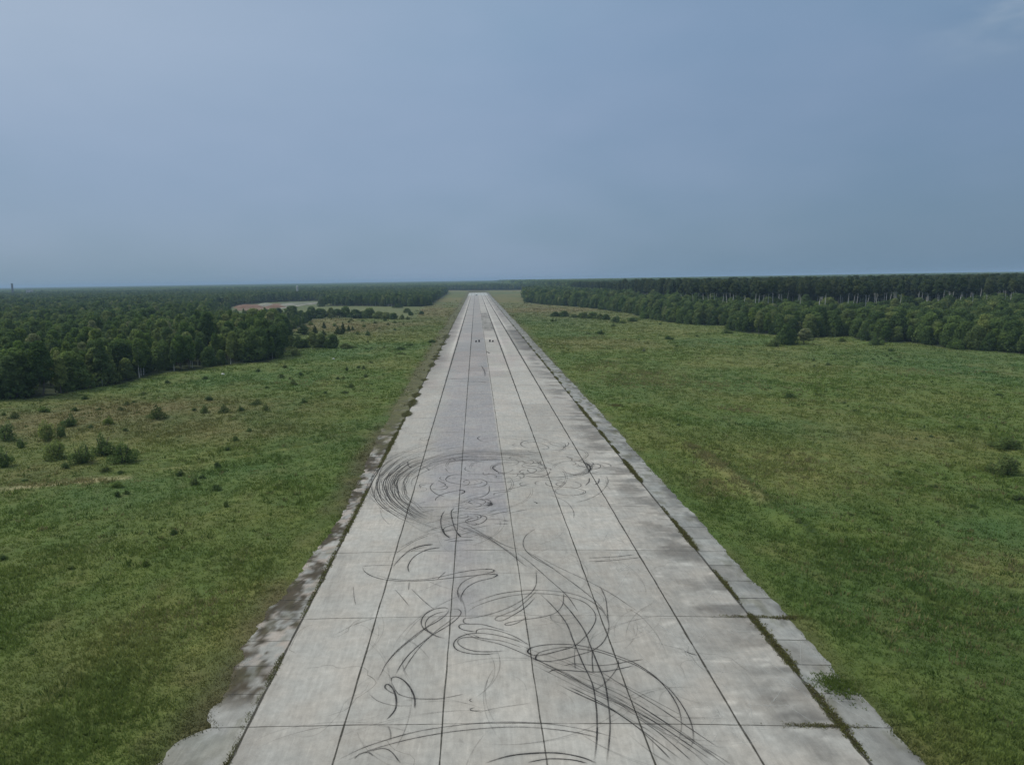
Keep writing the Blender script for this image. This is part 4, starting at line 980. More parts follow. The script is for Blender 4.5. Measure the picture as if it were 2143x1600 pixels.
row([(1102, 631, 14, 13), (1112, 632, 14, 13), (1122, 633, 14, 14), (1105, 622, 10, 10)], 'bushy', 'dark tree at the far tip of the right forest', 'trees at the tip of the right forest')
n_rows = 0
for a, b_, w, h, (key, q), label, group in rows:
    wr = 1.0
    if key == 'bushy':
        a += rng.uniform(-5, 5); b_ += rng.uniform(-1.2, .8); h *= rng.uniform(.68, 1.12); wr = rng.uniform(1.1, 1.75)
        if h > 16 and q % 5 == 2: key = 'leafy'; wr *= .8
    n = {'bushy': 3, 'pine': 2, 'leafy': 4}[key]; gx_, gy_ = px(a, b_); s = mpp(a, b_); H0 = h*s*1.05; cm, tm, HH, _ = PROTO[(key, q % n)]
    W0 = {'bushy': 8.4, 'pine': 3.4, 'leafy': 7.0}[key]*H0/HH/wr
    place_tree((key, q % n), gx_, gy_, H0, q*1.7, label, group, 'pine_tree' if key == 'pine' else 'tree', 'tree', w*s/W0); n_rows += 1
# the trees that show largest stand as things of their own
NI = 300-n_rows
score = app*np.where(TRg == 'stem', 9, 1)*np.where((TRg == 'tall') | (TRg == 'under'), .55, 1)
order = np.argsort(-score); ks_ = list(dict.fromkeys(TK)); chosen = list(order[:NI-1]); have = {TK[q] for q in chosen}
for k in ks_:
    if k not in have: chosen.insert(0, next(q for q in order if TK[q] == k)); chosen.pop()
order = chosen; ind = np.zeros(len(TX), bool); ind[order] = True
names = {'leafy': ('broadleaf_tree', 'broadleaf tree'), 'bushy': ('bushy_tree', 'bushy tree'), 'birch': ('birch_tree', 'birch'), 'stem': ('birch_tree', 'birch'), 'edge_birch': ('birch_tree', 'birch')}
lab = {('left', 'leafy'): 'tall green leafy tree in the left forest facing the brown meadow', ('left', 'bushy'): 'dark dense tree leafy to the ground in the left forest',
       ('left', 'edge_birch'): 'slender pale-trunked tree in the left forest facing the meadow', ('right', 'leafy'): 'green leafy tree in the lower front belt of the right forest',
       ('right', 'bushy'): 'dark dense rounded tree in the lower front belt of the right forest', ('tall', 'stem'): 'tall pale-trunked tree just behind the white-stemmed row on the right', ('stem', 'stem'): 'tall birch showing a bare white trunk above the right forest belt',
       ('under', 'bushy'): 'lower dark tree among the white trunks on the right', ('tall', 'birch'): 'tall dark-crowned tree behind the white trunks on the right'}
grp = {'left': 'trees of the left forest', 'right': 'trees of the right forest belt', 'stem': 'white-trunked birches on the right', 'under': 'lower trees among the birches', 'tall': 'tall trees behind the birches'}
for q in order:
    k = TK[q]; nm, cat = names[k[0]]
    place_tree(k, float(TX[q]), float(TY[q]), float(TH[q]), rng.uniform(0, 6.28), lab[(TR[q], k[0])], grp[TR[q]], nm, 'tree', rng.uniform(.9, 1.15) if k[0] not in ('stem', 'birch') else rng.uniform(.75, 1.35))
# one coarse tree of each sort at the far end, also the pattern for the distance
src = {}
for s, (a, b_) in enumerate([(1140, 625.5), (905, 626)]):
    gx_, gy_ = px(a, b_)
    e = place_tree(('coarse', s), gx_, gy_, 13, s*2., ['dark tree in the far forest right of the runway end', 'dark tree in the far forest left of the runway end'][s], None, 'tree', 'tree')
    src[('coarse', s)] = e
for o in list(COL.objects):
    if o.type == 'MESH' and o.name.split('.')[0] in ('crown', 'trunk'):
        for k, (cm, tm, _, _) in PROTO.items():
            if o.data is cm: src.setdefault(('c', k), o)
            if o.data is tm: src.setdefault(('t', k), o)

# far canopy patch: forty crowns in one mesh, the pattern for the distant woods
def patch_mesh(seed):
    r = np.random.default_rng(seed); V = []; Fc = []; tn = []; base = 0
    ico = [(0, 0, 1), (.894, 0, .447), (.276, .851, .447), (-.724, .526, .447), (-.724, -.526, .447), (.276, -.851, .447), (1.0, .3, -.3), (.05, 1.05, -.3), (-1., .35, -.3), (-.65, -.85, -.3), (.6, -.9, -.3)]
    fi = [(0, 1, 2), (0, 2, 3), (0, 3, 4), (0, 4, 5), (0, 5, 1), (1, 6, 2), (2, 6, 7), (2, 7, 3), (3, 7, 8), (3, 8, 4), (4, 8, 9), (4, 9, 5), (5, 9, 10), (5, 10, 1), (1, 10, 6)]
    g = np.arange(-42, 43, 7.0)
    for a in g:
        for b_ in g:
            cx0, cy0 = a+r.uniform(-3, 3), b_+r.uniform(-3, 3)
            if math.hypot(cx0, cy0) > 44: continue
            h = r.normal(13.5, 2.0); rd = r.uniform(3.6, 5.6); an = r.uniform(0, 6.3); ca, sa = math.cos(an), math.sin(an); t = r.random()
            for q, (vx, vy, vz) in enumerate(ico):
                j = r.uniform(.75, 1.25); V.append((cx0+rd*j*(vx*ca-vy*sa), cy0+rd*j*(vx*sa+vy*ca), (h-rd*1.0)+rd*1.1*vz*j if q < 6 else r.uniform(1, 4))); tn.append(t)
            Fc += [tuple(base+i for i in f) for f in fi]; base += len(ico)
    return mesh_np('forest_canopy', np.array(V), np.array(Fc), floats={'tone': np.array(tn)})
pm = patch_mesh(5); pm.materials.append(m_leafd)
pe = px(1060, 602.5)
patch = link('forest_patch', pm); patch.location = (pe[0], pe[1], 0); tag(patch, kind='stuff')

def scatter(name, groups):
    """groups: list of (source objects, x, y, scale, rot); one stuff object instancing them"""
    me = bpy.data.meshes.new(name); X = np.concatenate([g_[1] for g_ in groups]); Y = np.concatenate([g_[2] for g_ in groups])
    S = np.concatenate([g_[3] for g_ in groups]); K = np.concatenate([np.full(len(g_[1]), i) for i, g_ in enumerate(groups)])
    n = len(X); me.vertices.add(n); me.vertices.foreach_set('co', np.stack([X, Y, np.full(n, -.15)], -1).astype(np.float32).ravel())
    for nm, arr, ty in (('kind', K, 'INT'), ('scl', S, 'FLOAT'), ('rot', rng.uniform(0, 6.28, n), 'FLOAT')):
        at = me.attributes.new(nm, ty, 'POINT'); at.data.foreach_set('value', np.ascontiguousarray(arr, dtype=np.int32 if ty == 'INT' else np.float32))
    o = bpy.data.objects.new(name, me); COL.objects.link(o)
    ng = bpy.data.node_groups.new(name, 'GeometryNodeTree')
    ng.interface.new_socket('Geometry', in_out='INPUT', socket_type='NodeSocketGeometry'); ng.interface.new_socket('Geometry', in_out='OUTPUT', socket_type='NodeSocketGeometry')
    gi = ng.nodes.new('NodeGroupInput'); go = ng.nodes.new('NodeGroupOutput'); jn = ng.nodes.new('GeometryNodeJoinGeometry'); ng.links.new(jn.outputs[0], go.inputs[0])
    def attr(nm, ty):
        a = ng.nodes.new('GeometryNodeInputNamedAttribute'); a.data_type = ty; a.inputs[0].default_value = nm; return a.outputs[0]
    ak, asc, ar = attr('kind', 'INT'), attr('scl', 'FLOAT'), attr('rot', 'FLOAT')
    cb = ng.nodes.new('ShaderNodeCombineXYZ'); ng.links.new(ar, cb.inputs[2])
    cs = ng.nodes.new('ShaderNodeCombineXYZ')
    for i in range(3): ng.links.new(asc, cs.inputs[i])
    for i, g_ in enumerate(groups):
        cmp = ng.nodes.new('FunctionNodeCompare'); cmp.data_type = 'INT'; cmp.operation = 'EQUAL'; ng.links.new(ak, cmp.inputs[2]); cmp.inputs[3].default_value = i
        inner_j = ng.nodes.new('GeometryNodeJoinGeometry')
        for so in g_[0]:
            oi = ng.nodes.new('GeometryNodeObjectInfo'); oi.transform_space = 'ORIGINAL'; oi.inputs[0].default_value = so; ng.links.new(oi.outputs['Geometry'], inner_j.inputs[0])
        ip = ng.nodes.new('GeometryNodeInstanceOnPoints'); ng.links.new(gi.outputs[0], ip.inputs['Points']); ng.links.new(cmp.outputs[0], ip.inputs['Selection'])
        ng.links.new(inner_j.outputs[0], ip.inputs['Instance']); ng.links.new(cb.outputs[0], ip.inputs['Rotation']); ng.links.new(cs.outputs[0], ip.inputs['Scale'])
        ng.links.new(ip.outputs[0], jn.inputs[0])
    md = o.modifiers.new(name, 'NODES'); md.node_group = ng
    return tag(o, kind='stuff')
groups = []
for k in PROTO:
    m = np.array([kk == k for kk in TK]) & ~ind
    if m.any() and ('c', k) in src: groups.append(([src[('c', k)], src[('t', k)]], TX[m], TY[m], TH[m]/PROTO[k][2]))
# middle distance
x, y = jitter(-2200, 2300, 950, 2500, 8.6); m = woods(x, y) & (field_dist(x, y) > 2); x, y = x[m], y[m]
xo, yo = jitter(-900, 1000, 900, 951, 8.6)
ts = tall_side(x, y); hn = fbm(x/60, y/60, 3); h = np.where(ts, 24.5+3*(hn-.5), 13.5+7*(hn-.5)+rng.normal(size=len(x)))
h = np.where(~ts & (x > 0), h*1.12, h)
k = rng.random(len(x)) < .5
# keep tall crowns slim by using the birch pattern up to 1500 m
nearb = ts & (y < 1400)
bi = ('birch', 0)
groups.append(([src[('c', bi)]], x[nearb], y[nearb], h[nearb]/29))
for s in (0, 1):
    m = ~nearb & (k == bool(s)); groups.append(([src[('c', ('coarse', s))], src[('t', ('coarse', s))]], x[m], y[m], h[m]/14))
# far woods
x, y = jitter(-9500, 9500, 2450, 11500, 62); m = woods(x, y) & (field_dist(x, y) > 45); x, y = x[m], y[m]
ts = tall_side(x, y); h = 1.0+.30*(fbm(x/600, y/600, 3)-.5)+np.where(ts & (y < 5000), .55, 0); groups.append(([patch], x, y, h))
forest = scatter('forest', groups)
print('forest points', sum(len(g_[1]) for g_ in groups), 'individual trees', NI)

# ------------------------------------------------------------------ shrubs of the meadows
SH = []
def shrub_mesh(seed, R_, H, n, size, nl):
    r = np.random.default_rng(seed); lb = []
    for q in range(nl):
        a = q*2.4+r.uniform(-.6, .6); rr = R_*r.uniform(.15, .85); hz_ = r.uniform(.12, .62)*(1.1-.6*rr/R_)
        lb.append((rr*math.cos(a), rr*math.sin(a), H*hz_, R_*r.uniform(.20, .40), H*r.uniform(.14, .34)))
    lb.append((r.uniform(-.15, .15), r.uniform(-.15, .15), H*.62, R_*.28, H*.38)); lb.append((0, 0, H*.3, R_*.55, H*.3)); return crown_mesh('foliage', seed, lb, n, size, .02)
for s in range(4):
    fm = shrub_mesh(200+s, .5, 1.0, 2100, .062, 11+2*s); fm.materials.append(m_leafd if s % 2 else m_leaf)
    mb = MB(); r = random.Random(s)
    for q in range(5):
        a = q*1.26; mb.tube([(0.03*math.cos(a), .03*math.sin(a), -.03), (.16*math.cos(a), .16*math.sin(a), .4), (.26*math.cos(a), .26*math.sin(a), .75)], [.022, .015, .006], 5)
    sm_ = mb.mesh('stem'); sm_.materials.append(m_bark); SH.append((fm, sm_))
fm = shrub_mesh(230, .5, 1.0, 1200, .07, 6); m_palesh = leaf_mat('pale_foliage', [(0, (.22, .24, .15)), (1, (.24, .26, .17))]); fm.materials.append(m_palesh); SH.append((fm, SH[0][1]))
fm = crown_mesh('foliage', 231, [(x_*.2, y_*.2, z*.2, r_*.30, rz*.2) for x_, y_, z, r_, rz in cone_lobes(5, 2.6, 8, 3)], 1700, .06, .02); fm.materials.append(m_pine); SH.append((fm, SH[1][1]))
def shrub(a, b_, w, h, k, label, group, name='shrub'):
    gx_, gy_ = px(a, b_); s = mpp(a, b_); z = float(gz(np.array([gx_]), np.array([gy_]))[0])
    e = empty(name, (gx_, gy_, z-.03), (a*7.13+b_) % 6.28); W0, H0 = w*s*1.15, h*s*1.0
    e.scale = (W0, W0*.9, H0); tag(e, label, 'shrub', group)
    link('foliage', SH[k][0], None, e); link('stem', SH[k][1], None, e)
def shrubs(lst, label, group, ks=(0, 1, 2, 3)):
    for q, t in enumerate(lst): shrub(*t, ks[q % len(ks)], label, group)
one = [
    (329, 877, 33, 31, 5, 'largest lone bushy pine shrub on the brown meadow left of the runway'),
    (147, 890, 31, 29, 1, 'rounded dark shrub above the shrub thicket on the far left'),
    (228, 888, 22, 18, 0, 'shrub between the lone pine shrub and the rounded dark shrub'),
    (31, 875, 18, 16, 5, 'small conical shrub near the left border below the forest'), (92, 861, 26, 13, 2, 'flat wide olive shrub below the left forest edge'),
    (98, 918, 40, 45, 0, 'tall green shrub at the top of the left thicket'), (128, 912, 24, 30, 0, 'light green shrub leaning beside the tallest thicket shrub'),
    (115, 957, 54, 46, 0, 'broad light green shrub in the middle of the left thicket'), (14, 918, 38, 46, 0, 'tall green shrub cut by the left border, upper one'),
    (43, 932, 22, 22, 1, 'small dark shrub right of the shrubs at the left border'), (8, 974, 34, 44, 1, 'dark shrub cut by the left border, lower one'),
    (173, 968, 48, 44, 1, 'dark shrub left of centre in the left thicket'), (218, 951, 46, 50, 1, 'tallest ragged dark shrub of the left thicket'),
    (258, 965, 50, 46, 3, 'wide dark shrub at the right end of the left thicket'), (220, 982, 22, 11, 3, 'low dark bush in front of the left thicket'),
    (407, 1013, 22, 22, 1, 'darkest round shrub in the group on the green strip'), (423, 1000, 14, 10, 1, 'small round shrub just behind the darkest round shrub'),
    (378, 995, 17, 15, 1, 'small dark shrub left of the darkest round shrub'), (452, 1026, 20, 16, 3, 'ragged shrub right of the darkest round shrub'),
    (454, 975, 14, 15, 3, 'small leaning shrub above the group on the green strip'), (476, 945, 18, 11, 3, 'low shrub beside the dark ditch on the left'),
    (246, 1040, 15, 14, 3, 'left one of two tiny twin bushes on the green strip'), (265, 1034, 13, 10, 3, 'right one of two tiny twin bushes on the green strip'),
    (246, 1017, 26, 15, 0, 'olive low bush above the twin bushes'), (473, 1061, 14, 17, 0, 'thin upright green shrub alone in the left grass'),
    (364, 1118, 18, 11, 2, 'low olive bush alone in the middle of the left grass'), (304, 1182, 20, 17, 2, 'green bush low in the left grass nearest the camera'),
    (6, 1170, 16, 15, 1, 'dark bush cut by the left border in the near grass'), (148, 1190, 18, 12, 2, 'small flat bush left in the near grass'),
    (618, 745, 28, 19, 1, 'dark rounded shrub in front of the clump beyond the left meadow'), (581, 750, 24, 21, 0, 'green shrub at the corner of the left forest'),
    (636, 841, 15, 11, 1, 'dark round bush on the meadow between forest and runway'), (838, 731, 28, 7, 1, 'long flat dark bush near the left runway verge'),
    (903, 716, 22, 8, 1, 'flat dark bush touching the far left runway verge'), (857, 722, 24, 5, 3, 'thin flat bush between the two dark verge bushes'),
    (726, 775, 8, 12, 1, 'tiny upright dark bush in the middle of the left meadow'), (735, 810, 12, 11, 5, 'tiny conical bush low in the left meadow'),
    (770, 701, 13, 13, 1, 'dark upright bush on the brown heath nearest the runway'),
    (1156, 672, 8, 9, 1, 'left of two tiny dark bushes before the isolated clump'), (1163, 671, 6, 7, 1, 'right of two tiny dark bushes before the isolated clump'),
    (1290, 675, 20, 17, 0, 'rounded green bush right of the isolated clump'), (1283, 682, 13, 8, 1, 'dark low bush at the foot of the rounded green bush'),
    (1304, 676, 16, 8, 0, 'low green bush right of the rounded green bush'), (1324, 672, 23, 12, 0, 'domed green bush between isolated clump and right forest'),
    (1347, 666, 24, 15, 0, 'pale green bush joining the right forest edge'), (1256, 699, 18, 10, 1, 'dark humped bush alone on the right field'),
    (1230, 699, 14, 4, 1, 'flat dark bush left of the dark humped bush'), (1399, 709, 24, 9, 2, 'olive mound-shaped bush on the right field'),
    (1521, 697, 22, 9, 1, 'low dark bush at the corner of the right forest'), (1347, 734, 9, 8, 4, 'single pale silvery bush on the right field'),
    (1620, 724, 34, 20, 1, 'domed shrub left of the three forward trees on the right'), (1742, 703, 24, 19, 0, 'rounded shrub in the bay of the right forest edge'),
    (1762, 714, 18, 11, 0, 'small pointed shrub in front of the right forest bay'), (1809, 711, 26, 36, 1, 'tall rounded shrub at the right forest edge'),
    (1833, 721, 28, 23, 1, 'dark box-shaped shrub in front of the right forest'), (2003, 730, 40, 24, 0, 'wide green shrub at the foot of the right forest'),
    (1703, 754, 6, 10, 1, 'tiny upright bush on the grass below the right forest'), (1733, 762, 13, 7, 1, 'tiny humped bush right of the tiny upright bush'),
    (1652, 831, 25, 14, 1, 'dark oval bush alone in the middle of the right field'), (2107, 935, 60, 26, 3, 'ragged low shrub near the right border, upper one'),
    (2105, 987, 58, 46, 3, 'largest dark shrub near the right border'), (2066, 979, 20, 11, 1, 'small dark bush touching the largest right shrub'),
    (2130, 1045, 40, 17, 3, 'low dark shrub cut by the right border'),
]
for a, b_, w, h, k, label in one: shrub(a, b_, w, h, k, label, None)
shrubs([(8, 868, 10, 10), (157, 859, 14, 10), (266, 846, 14, 8), (280, 842, 12, 6), (190, 894, 13, 8), (262, 901, 15, 8), (253, 859, 13, 10), (207, 857, 14, 6), (437, 838, 17, 13), (428, 862, 17, 17), (469, 862, 21, 20),
        (504, 859, 14, 14), (406, 859, 11, 7), (493, 921, 15, 12), (538, 846, 22, 12), (556, 857, 17, 17), (489, 877, 22, 5), (522, 902, 14, 8), (300, 822, 13, 6), (178, 832, 14, 11), (232, 829, 6, 5), (252, 990, 16, 8), (330, 912, 9, 5),
        (345, 826, 6, 4), (137, 980, 16, 18), (52, 1004, 18, 4)], 'small olive bush scattered on the brown meadow below the left forest', 'bushes on the brown left meadow', (2, 3, 5, 1))
shrubs([(629, 785, 9, 10), (589, 790, 13, 11), (613, 805, 14, 14), (606, 793, 6, 6), (750, 770, 8, 7), (761, 771, 8, 9), (776, 759, 11, 6), (707, 793, 9, 7), (719, 792, 8, 7), (765, 788, 10, 10), (681, 821, 11, 7), (722, 821, 15, 7),
        (779, 805, 5, 4), (558, 811, 10, 5), (839, 740, 22, 4), (767, 731, 10, 4), (777, 730, 8, 4), (804, 729, 7, 5), (795, 712, 9, 3), (770, 716, 6, 4), (812, 680, 6, 6), (844, 679, 5, 6), (759, 672, 10, 5), (735, 671, 8, 5),
        (863, 694, 8, 3), (794, 688, 6, 5), (853, 669, 7, 8), (730, 675, 8, 5), (660, 727, 8, 5)], 'tiny dark bush dotted on the far left meadow', 'tiny bushes on the far left meadow', (1, 3, 5))
shrubs([(624, 712, 18, 14), (645, 716, 16, 12), (640, 690, 14, 10), (668, 714, 12, 9), (690, 706, 12, 8), (700, 682, 10, 8), (748, 700, 9, 9), (762, 684, 9, 7), (785, 676, 10, 7), (806, 671, 10, 7), (826, 676, 9, 7), (650, 680, 14, 10), (744, 728, 16, 5), (826, 690, 8, 5), (596, 768, 12, 8), (640, 760, 8, 5), (540, 776, 14, 8), (430, 792, 16, 8), (350, 800, 14, 7)],
       'small rough bush filling the heath in front of the left forest and tree row', 'rough bushes on the left heath', (1, 0, 3, 2))
shrubs([(1217, 679, 8, 3), (1198, 678, 9, 2.5), (1179, 681, 5, 4), (1309, 713, 4, 5), (1337, 711, 5, 4), (1458, 704, 9, 4), (1416, 725, 8, 4), (1413, 729, 10, 2.5), (1470, 730, 7, 3), (1495, 730, 6, 3), (1552, 731, 5, 5),
        (1382, 678, 6, 4), (1438, 679, 5, 5), (1291, 653, 5, 5), (1098, 634, 4, 4), (1112, 635, 3, 3)], 'tiny dark bush dotted on the right field beyond the clearing', 'tiny bushes on the far right field', (1, 3))
shrubs([(1745, 741, 12, 3), (1704, 764, 5, 5), (1863, 734, 17, 6), (1801, 741, 4, 3), (1832, 742, 5, 3), (1837, 747, 5, 4), (1827, 751, 8, 4), (1856, 744, 6, 4), (1864, 750, 8, 4), (1883, 747, 12, 3), (1874, 754, 15, 3),
        (1792, 756, 6, 2.5), (2059, 779, 10, 4)], 'tiny dark bush in the scatter below the right forest', 'tiny bushes below the right forest', (1, 3))
shrubs([(1766, 842, 13, 6), (2008, 893, 14, 7), (2040, 899, 15, 12), (1993, 924, 11, 6), (1917, 918, 10, 6), (1949, 913, 12, 4), (1934, 894, 6, 7), (1919, 872, 6, 6), (2084, 893, 6, 9), (2090, 826, 16, 5), (1790, 857, 20, 4), (1880, 985, 22, 6),
        (1955, 1013, 22, 7), (2035, 1058, 20, 6), (1962, 1090, 12, 7), (1670, 1100, 16, 10), (1780, 1075, 14, 6), (1420, 890, 10, 6)], 'low dark bush in the open grass of the right field', 'low bushes in the right grass', (3, 1, 2))

# ------------------------------------------------------------------ tyres on the runway, car, far buildings
m_rubber = simple_mat('black_rubber', (.022, .022, .024), .75, .3, 6)
m_cars = simple_mat('dark_car_paint', (.035, .038, .045), .35, .1, 2)
m_glass = simple_mat('dark_glass', (.02, .025, .03), .15, .1, 2)
m_wall = simple_mat('white_plaster', (.62, .62, .58), .85, .08, .6)
m_roof = simple_mat('pale_sheet_roof', (.50, .54, .52), .6, .12, .8)
m_brick = simple_mat('grey_brick', (.16, .16, .165), .9, .25, .5)
m_earth = simple_mat('red_earth', (.19, .12, .085), .95, .3, .12)
m_sand = simple_mat('pale_sand', (.27, .27, .22), .95, .15, .2)
m_lamp = simple_mat('lamp_glass', (.55, .55, .5), .3, .05, 2)
def torus(mb, z, R1, r1, tilt=0.0, dx=0.0, n=20, k=8):
    vs = []; fs = []
    for i in range(n):
        a = 2*math.pi*i/n
        for j in range(k):
            t = 2*math.pi*j/k; rr = R1+r1*math.cos(t); vs.append((dx+rr*math.cos(a), rr*math.sin(a), z+r1*.95*math.sin(t)+tilt*rr*math.cos(a)))
    for i in range(n):
        for j in range(k): fs.append((i*k+j, ((i+1) % n)*k+j, ((i+1) % n)*k+(j+1) % k, i*k+(j+1) % k))
    mb.add(vs, fs)
for q, (a, b_, ntyre, label) in enumerate([(996.3, 716.5, 3, 'leftmost of four small stacks of black tyres across the runway'), (1002.7, 716.5, 4, 'second stack of black tyres from the left, the tallest'),
                                   (1025.3, 716.3, 4, 'third stack of black tyres, right of the centre joint'), (1031.5, 716.3, 3, 'rightmost of four small stacks of black tyres across the runway')]):
    x0, y0 = px(a, b_)
    root = empty('tyre_stack', (x0, y0, float(crown(np.array([x0]))[0])+.005)); tag(root, label, 'tyre stack', 'tyre stacks across the runway')
    for j in range(ntyre):
        mb = MB(); torus(mb, .15+j*.27, .27, .15, .02*(j % 2), .03*((j % 3)-1)); o = mb.build('tyre', m_rubber, root)
x0, y0 = px(997, 618.4)
car = empty('parked_car', (x0, y0, float(crown(np.array([x0]))[0])+.0), .3); tag(car, 'dark car parked alone on the pale far end of the runway', 'car')
mb = MB(); prof = [(-2.2, .35), (-2.25, .85), (-1.5, .95), (-.95, 1.42), (.75, 1.45), (1.35, .98), (2.15, .85), (2.25, .4)]
vs = [(x_, s_*(.86 if z_ < 1.2 else .66), z_) for s_ in (-1, 1) for x_, z_ in prof]; nP = len(prof)
mb.add(vs, [tuple(range(nP)), tuple(range(2*nP-1, nP-1, -1))]+[(i, i+nP, (i+1) % nP+nP, (i+1) % nP) for i in range(nP)]); mb.build('body', m_cars, car)
mb = MB(); mb.add([(-1.42, -.72, 1.0), (-.98, -.62, 1.38), (.72, -.62, 1.40), (1.22, -.72, 1.0), (-1.42, -.83, 1.0), (-.98, -.70, 1.38), (.72, -.70, 1.40), (1.22, -.83, 1.0)], [(0, 1, 2, 3), (7, 6, 5, 4), (0, 4, 5, 1), (1, 5, 6, 2), (2, 6, 7, 3), (3, 7, 4, 0)])
mb.build('window', m_glass, car)
for sx in (-1.4, 1.4):
    for sy in (-.82, .82):
        mb = MB(); mb.tube([(sx, sy-.1, .33), (sx, sy+.1, .33)], [.33, .33], 14); mb.build('wheel', m_rubber, car)
def windows(root, xs, zs, y, w, h, mat):
    for x_ in xs:
        for z_ in zs:
            mb = MB(); mb.box(x_-w/2, x_+w/2, y-.06, y+.04, z_-h/2, z_+h/2); mb.build('window', mat, root)
def at_dir(a, D0):
    gx_, gy_ = px(a, 800); d = Vector((gx_-CX, gy_)).normalized(); return CX+d.x*D0, d.y*D0, -math.atan2(d.x, d.y)
x0, y0, rz = at_dir(46, 2600)
ch = empty('industrial_chimney', (x0, y0, -.2), rz); tag(ch, 'tall grey chimney rising above the far left horizon', 'chimney')
mb = MB(); mb.lathe([(3.6, 0), (3.0, 18), (2.5, 41), (2.5, 41.6)], 20); mb.build('shaft', m_brick, ch)
mb = MB(); mb.lathe([(2.55, 39.6), (2.8, 40.2), (2.8, 42), (2.2, 42)], 20); mb.build('cap', m_brick, ch)
x0, y0, rz = at_dir(81, 2500)
ap = empty('apartment_block', (x0, y0, -.2), rz); tag(ap, 'white block just under the horizon right of the chimney', 'building')
mb = MB(); mb.box(-9, 9, -6, 6, 0, 23); mb.build('wall', m_wall, ap)
mb = MB(); mb.box(-9.4, 9.4, -6.4, 6.4, 23, 23.7); mb.build('roof', m_wall, ap)
windows(ap, [-6.5, -2.2, 2.2, 6.5], [9, 12, 15, 18], -6, 1.5, 1.5, m_glass)
x0, y0, rz = at_dir(631.3, 1500)
wt = empty('white_silo', (x0, y0, -.2), rz); tag(wt, 'white silo tower standing out of the far forest left of the runway', 'silo')
mb = MB(); mb.lathe([(2.0, 0), (2.0, 24.2)], 20); mb.build('body', m_wall, wt)
mb = MB(); mb.lathe([(2.2, 24.2), (2.2, 24.5), (.3, 25.7), (0, 25.8)], 20); mb.build('roof', m_roof, wt)
mb = MB(); mb.box(.5, 1.1, -2.25, -1.9, 0, 24.2); mb.build('ladder', m_brick, wt)
x0, y0, rz = at_dir(685, 1040)
hs = empty('shed', (x0, y0, -.2), rz+.5); tag(hs, 'pale roofed shed half hidden by trees beyond the left field', 'building')
mb = MB(); mb.box(-4, 4, -3.2, 3.2, 0, 7.0); mb.build('wall', m_brick, hs)
mb = MB(); mb.add([(-4.4, -3.6, 6.95), (4.4, -3.6, 6.95), (4.4, 3.6, 6.95), (-4.4, 3.6, 6.95), (-4.4, 0, 9.2), (4.4, 0, 9.2)], [(0, 1, 5, 4), (2, 3, 4, 5), (0, 4, 3), (1, 2, 5), (3, 2, 1, 0)]); mb.build('roof', m_roof, hs)
mb = MB(); mb.box(-1, 1, -3.26, -3.16, 0, 2.4); mb.build('door', m_brick, hs); windows(hs, [-2.6, 2.6], [4.8], -3.2, 1.1, 1.1, m_glass)
# red earth heaps at the back of the clearing and the pale road
def heap(a, b_, w, h, d, mat, label, seed):
    x0, y0 = px(a, b_); s = mpp(a, b_); n = 22; t = np.linspace(-1, 1, n); XX, YY = np.meshgrid(t, t, indexing='ij'); rr = np.hypot(XX, YY)
    Z = np.clip(1-rr**2, 0, 1)**.8*(.6+.8*fbm(XX*2+seed, YY*2+seed, 3))*h*s-.25
    V = np.stack([XX*w*s/2, YY*d/2, Z], -1).reshape(-1, 3); o = link('earth_heap', mesh_np('earth_heap', V, quads(n, n), smooth=True), mat); o.location = (x0, y0, 0)
    tag(o, label, 'earth heap', None)
heap(520, 643, 66, 6, 26, m_earth, 'long red earth heap at the left of the far clearing', 1)
heap(556, 640, 40, 5.5, 18, m_sand, 'pale sand heap beside the long red earth heap', 2)
heap(576, 643, 50, 5, 22, m_earth, 'smaller red-brown earth heap right of the long one', 3)
heap(604, 638, 34, 3, 16, m_sand, 'low pale heap at the right end of the earth heaps', 4)
P = catmull([px(a, b_) for a, b_ in [(512, 654), (545, 650.5), (580, 646.5), (610, 642), (640, 637.5), (662, 634.5), (700, 633)]], 6)
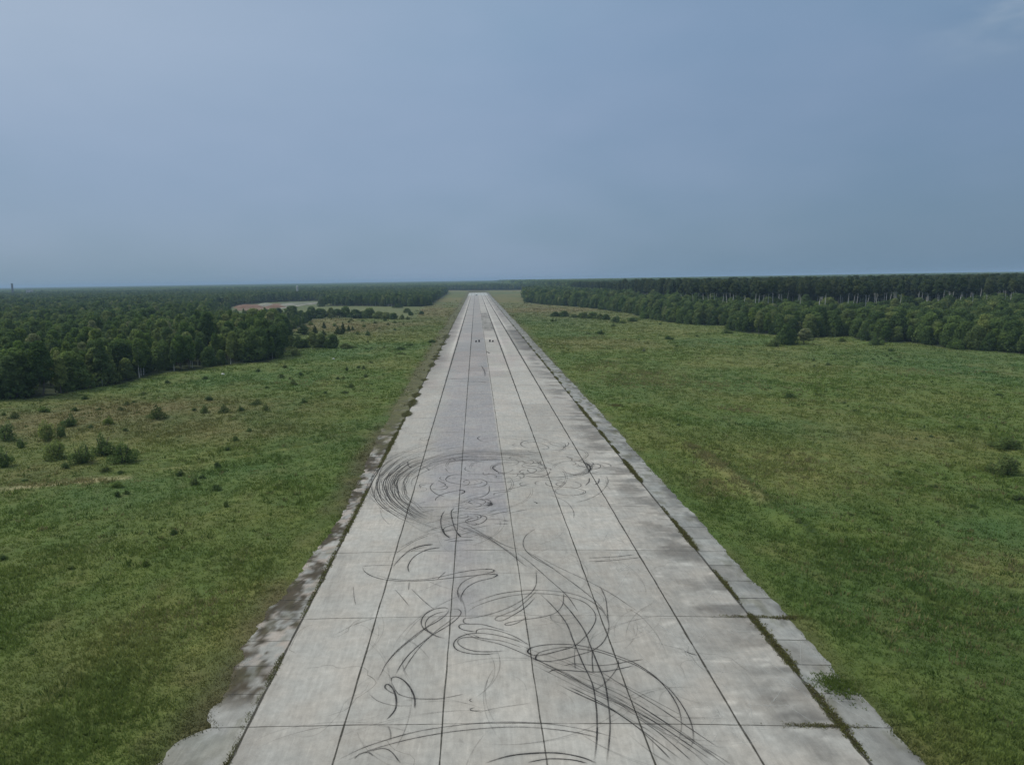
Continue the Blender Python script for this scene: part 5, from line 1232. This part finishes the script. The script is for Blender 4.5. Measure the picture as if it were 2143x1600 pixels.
d = np.gradient(P, axis=0); d /= np.hypot(d[:, 0], d[:, 1])[:, None]; nv = np.stack([-d[:, 1], d[:, 0]], -1)*4.5
V = np.concatenate([np.stack([P-nv, P+nv], 1), np.broadcast_to(gz(P[:, 0], P[:, 1])[:, None, None]+.35, (len(P), 2, 1))], -1).reshape(-1, 3)
i = np.arange(len(P)-1); road = link('gravel_road', mesh_np('gravel_road', V, np.stack([2*i, 2*i+1, 2*i+3, 2*i+2], -1)), m_sand); tag(road, kind='structure')
# marker post and pale boulders
x0, y0 = px(1172, 637.5)
po = empty('marker_post', (x0, y0, -.3)); tag(po, 'small white marker post before the far right forest edge', 'post')
mb = MB(); mb.tube([(0, 0, 0), (0, 0, 2.6)], [.28, .28], 8); mb.build('post', m_wall, po)
mb = MB(); mb.box(-.6, .6, -.36, -.29, 2.0, 3.1); mb.build('plate', m_wall, po)
def boulder(a, b_, r_, label):
    x0, y0 = px(a, b_); rg = np.random.default_rng(int(a)); import bmesh
    bm = bmesh.new(); bmesh.ops.create_icosphere(bm, subdivisions=2, radius=r_)
    for v in bm.verts: v.co *= 1+rg.normal()*.09; v.co.z *= .6
    me = bpy.data.meshes.new('boulder'); bm.to_mesh(me); bm.free()
    o = link('boulder', me, m_wall); o.location = (x0, y0, float(gz(np.array([x0]), np.array([y0]))[0])+r_*.3); tag(o, label, 'boulder')
boulder(466, 783, .62, 'white boulder in the grass in front of the left forest')
boulder(698, 750, .5, 'pale boulder alone on the green meadow left of the runway')

# ------------------------------------------------------------------ haze
m_hz = bpy.data.materials.new('haze'); m_hz.use_nodes = True; T = m_hz.node_tree; T.nodes.clear()
ho = T.nodes.new('ShaderNodeOutputMaterial'); hv_ = T.nodes.new('ShaderNodeVolumePrincipled')
hv_.inputs['Color'].default_value = (.50, .72, .95, 1); hv_.inputs['Density'].default_value = 1.25e-4; hv_.inputs['Anisotropy'].default_value = 0.0
T.links.new(hv_.outputs[0], ho.inputs['Volume'])
mb = MB(); mb.box(-14500, 14500, -14500, 14500, -2.5, 52); haze = mb.build('haze', m_hz); tag(haze, kind='stuff')
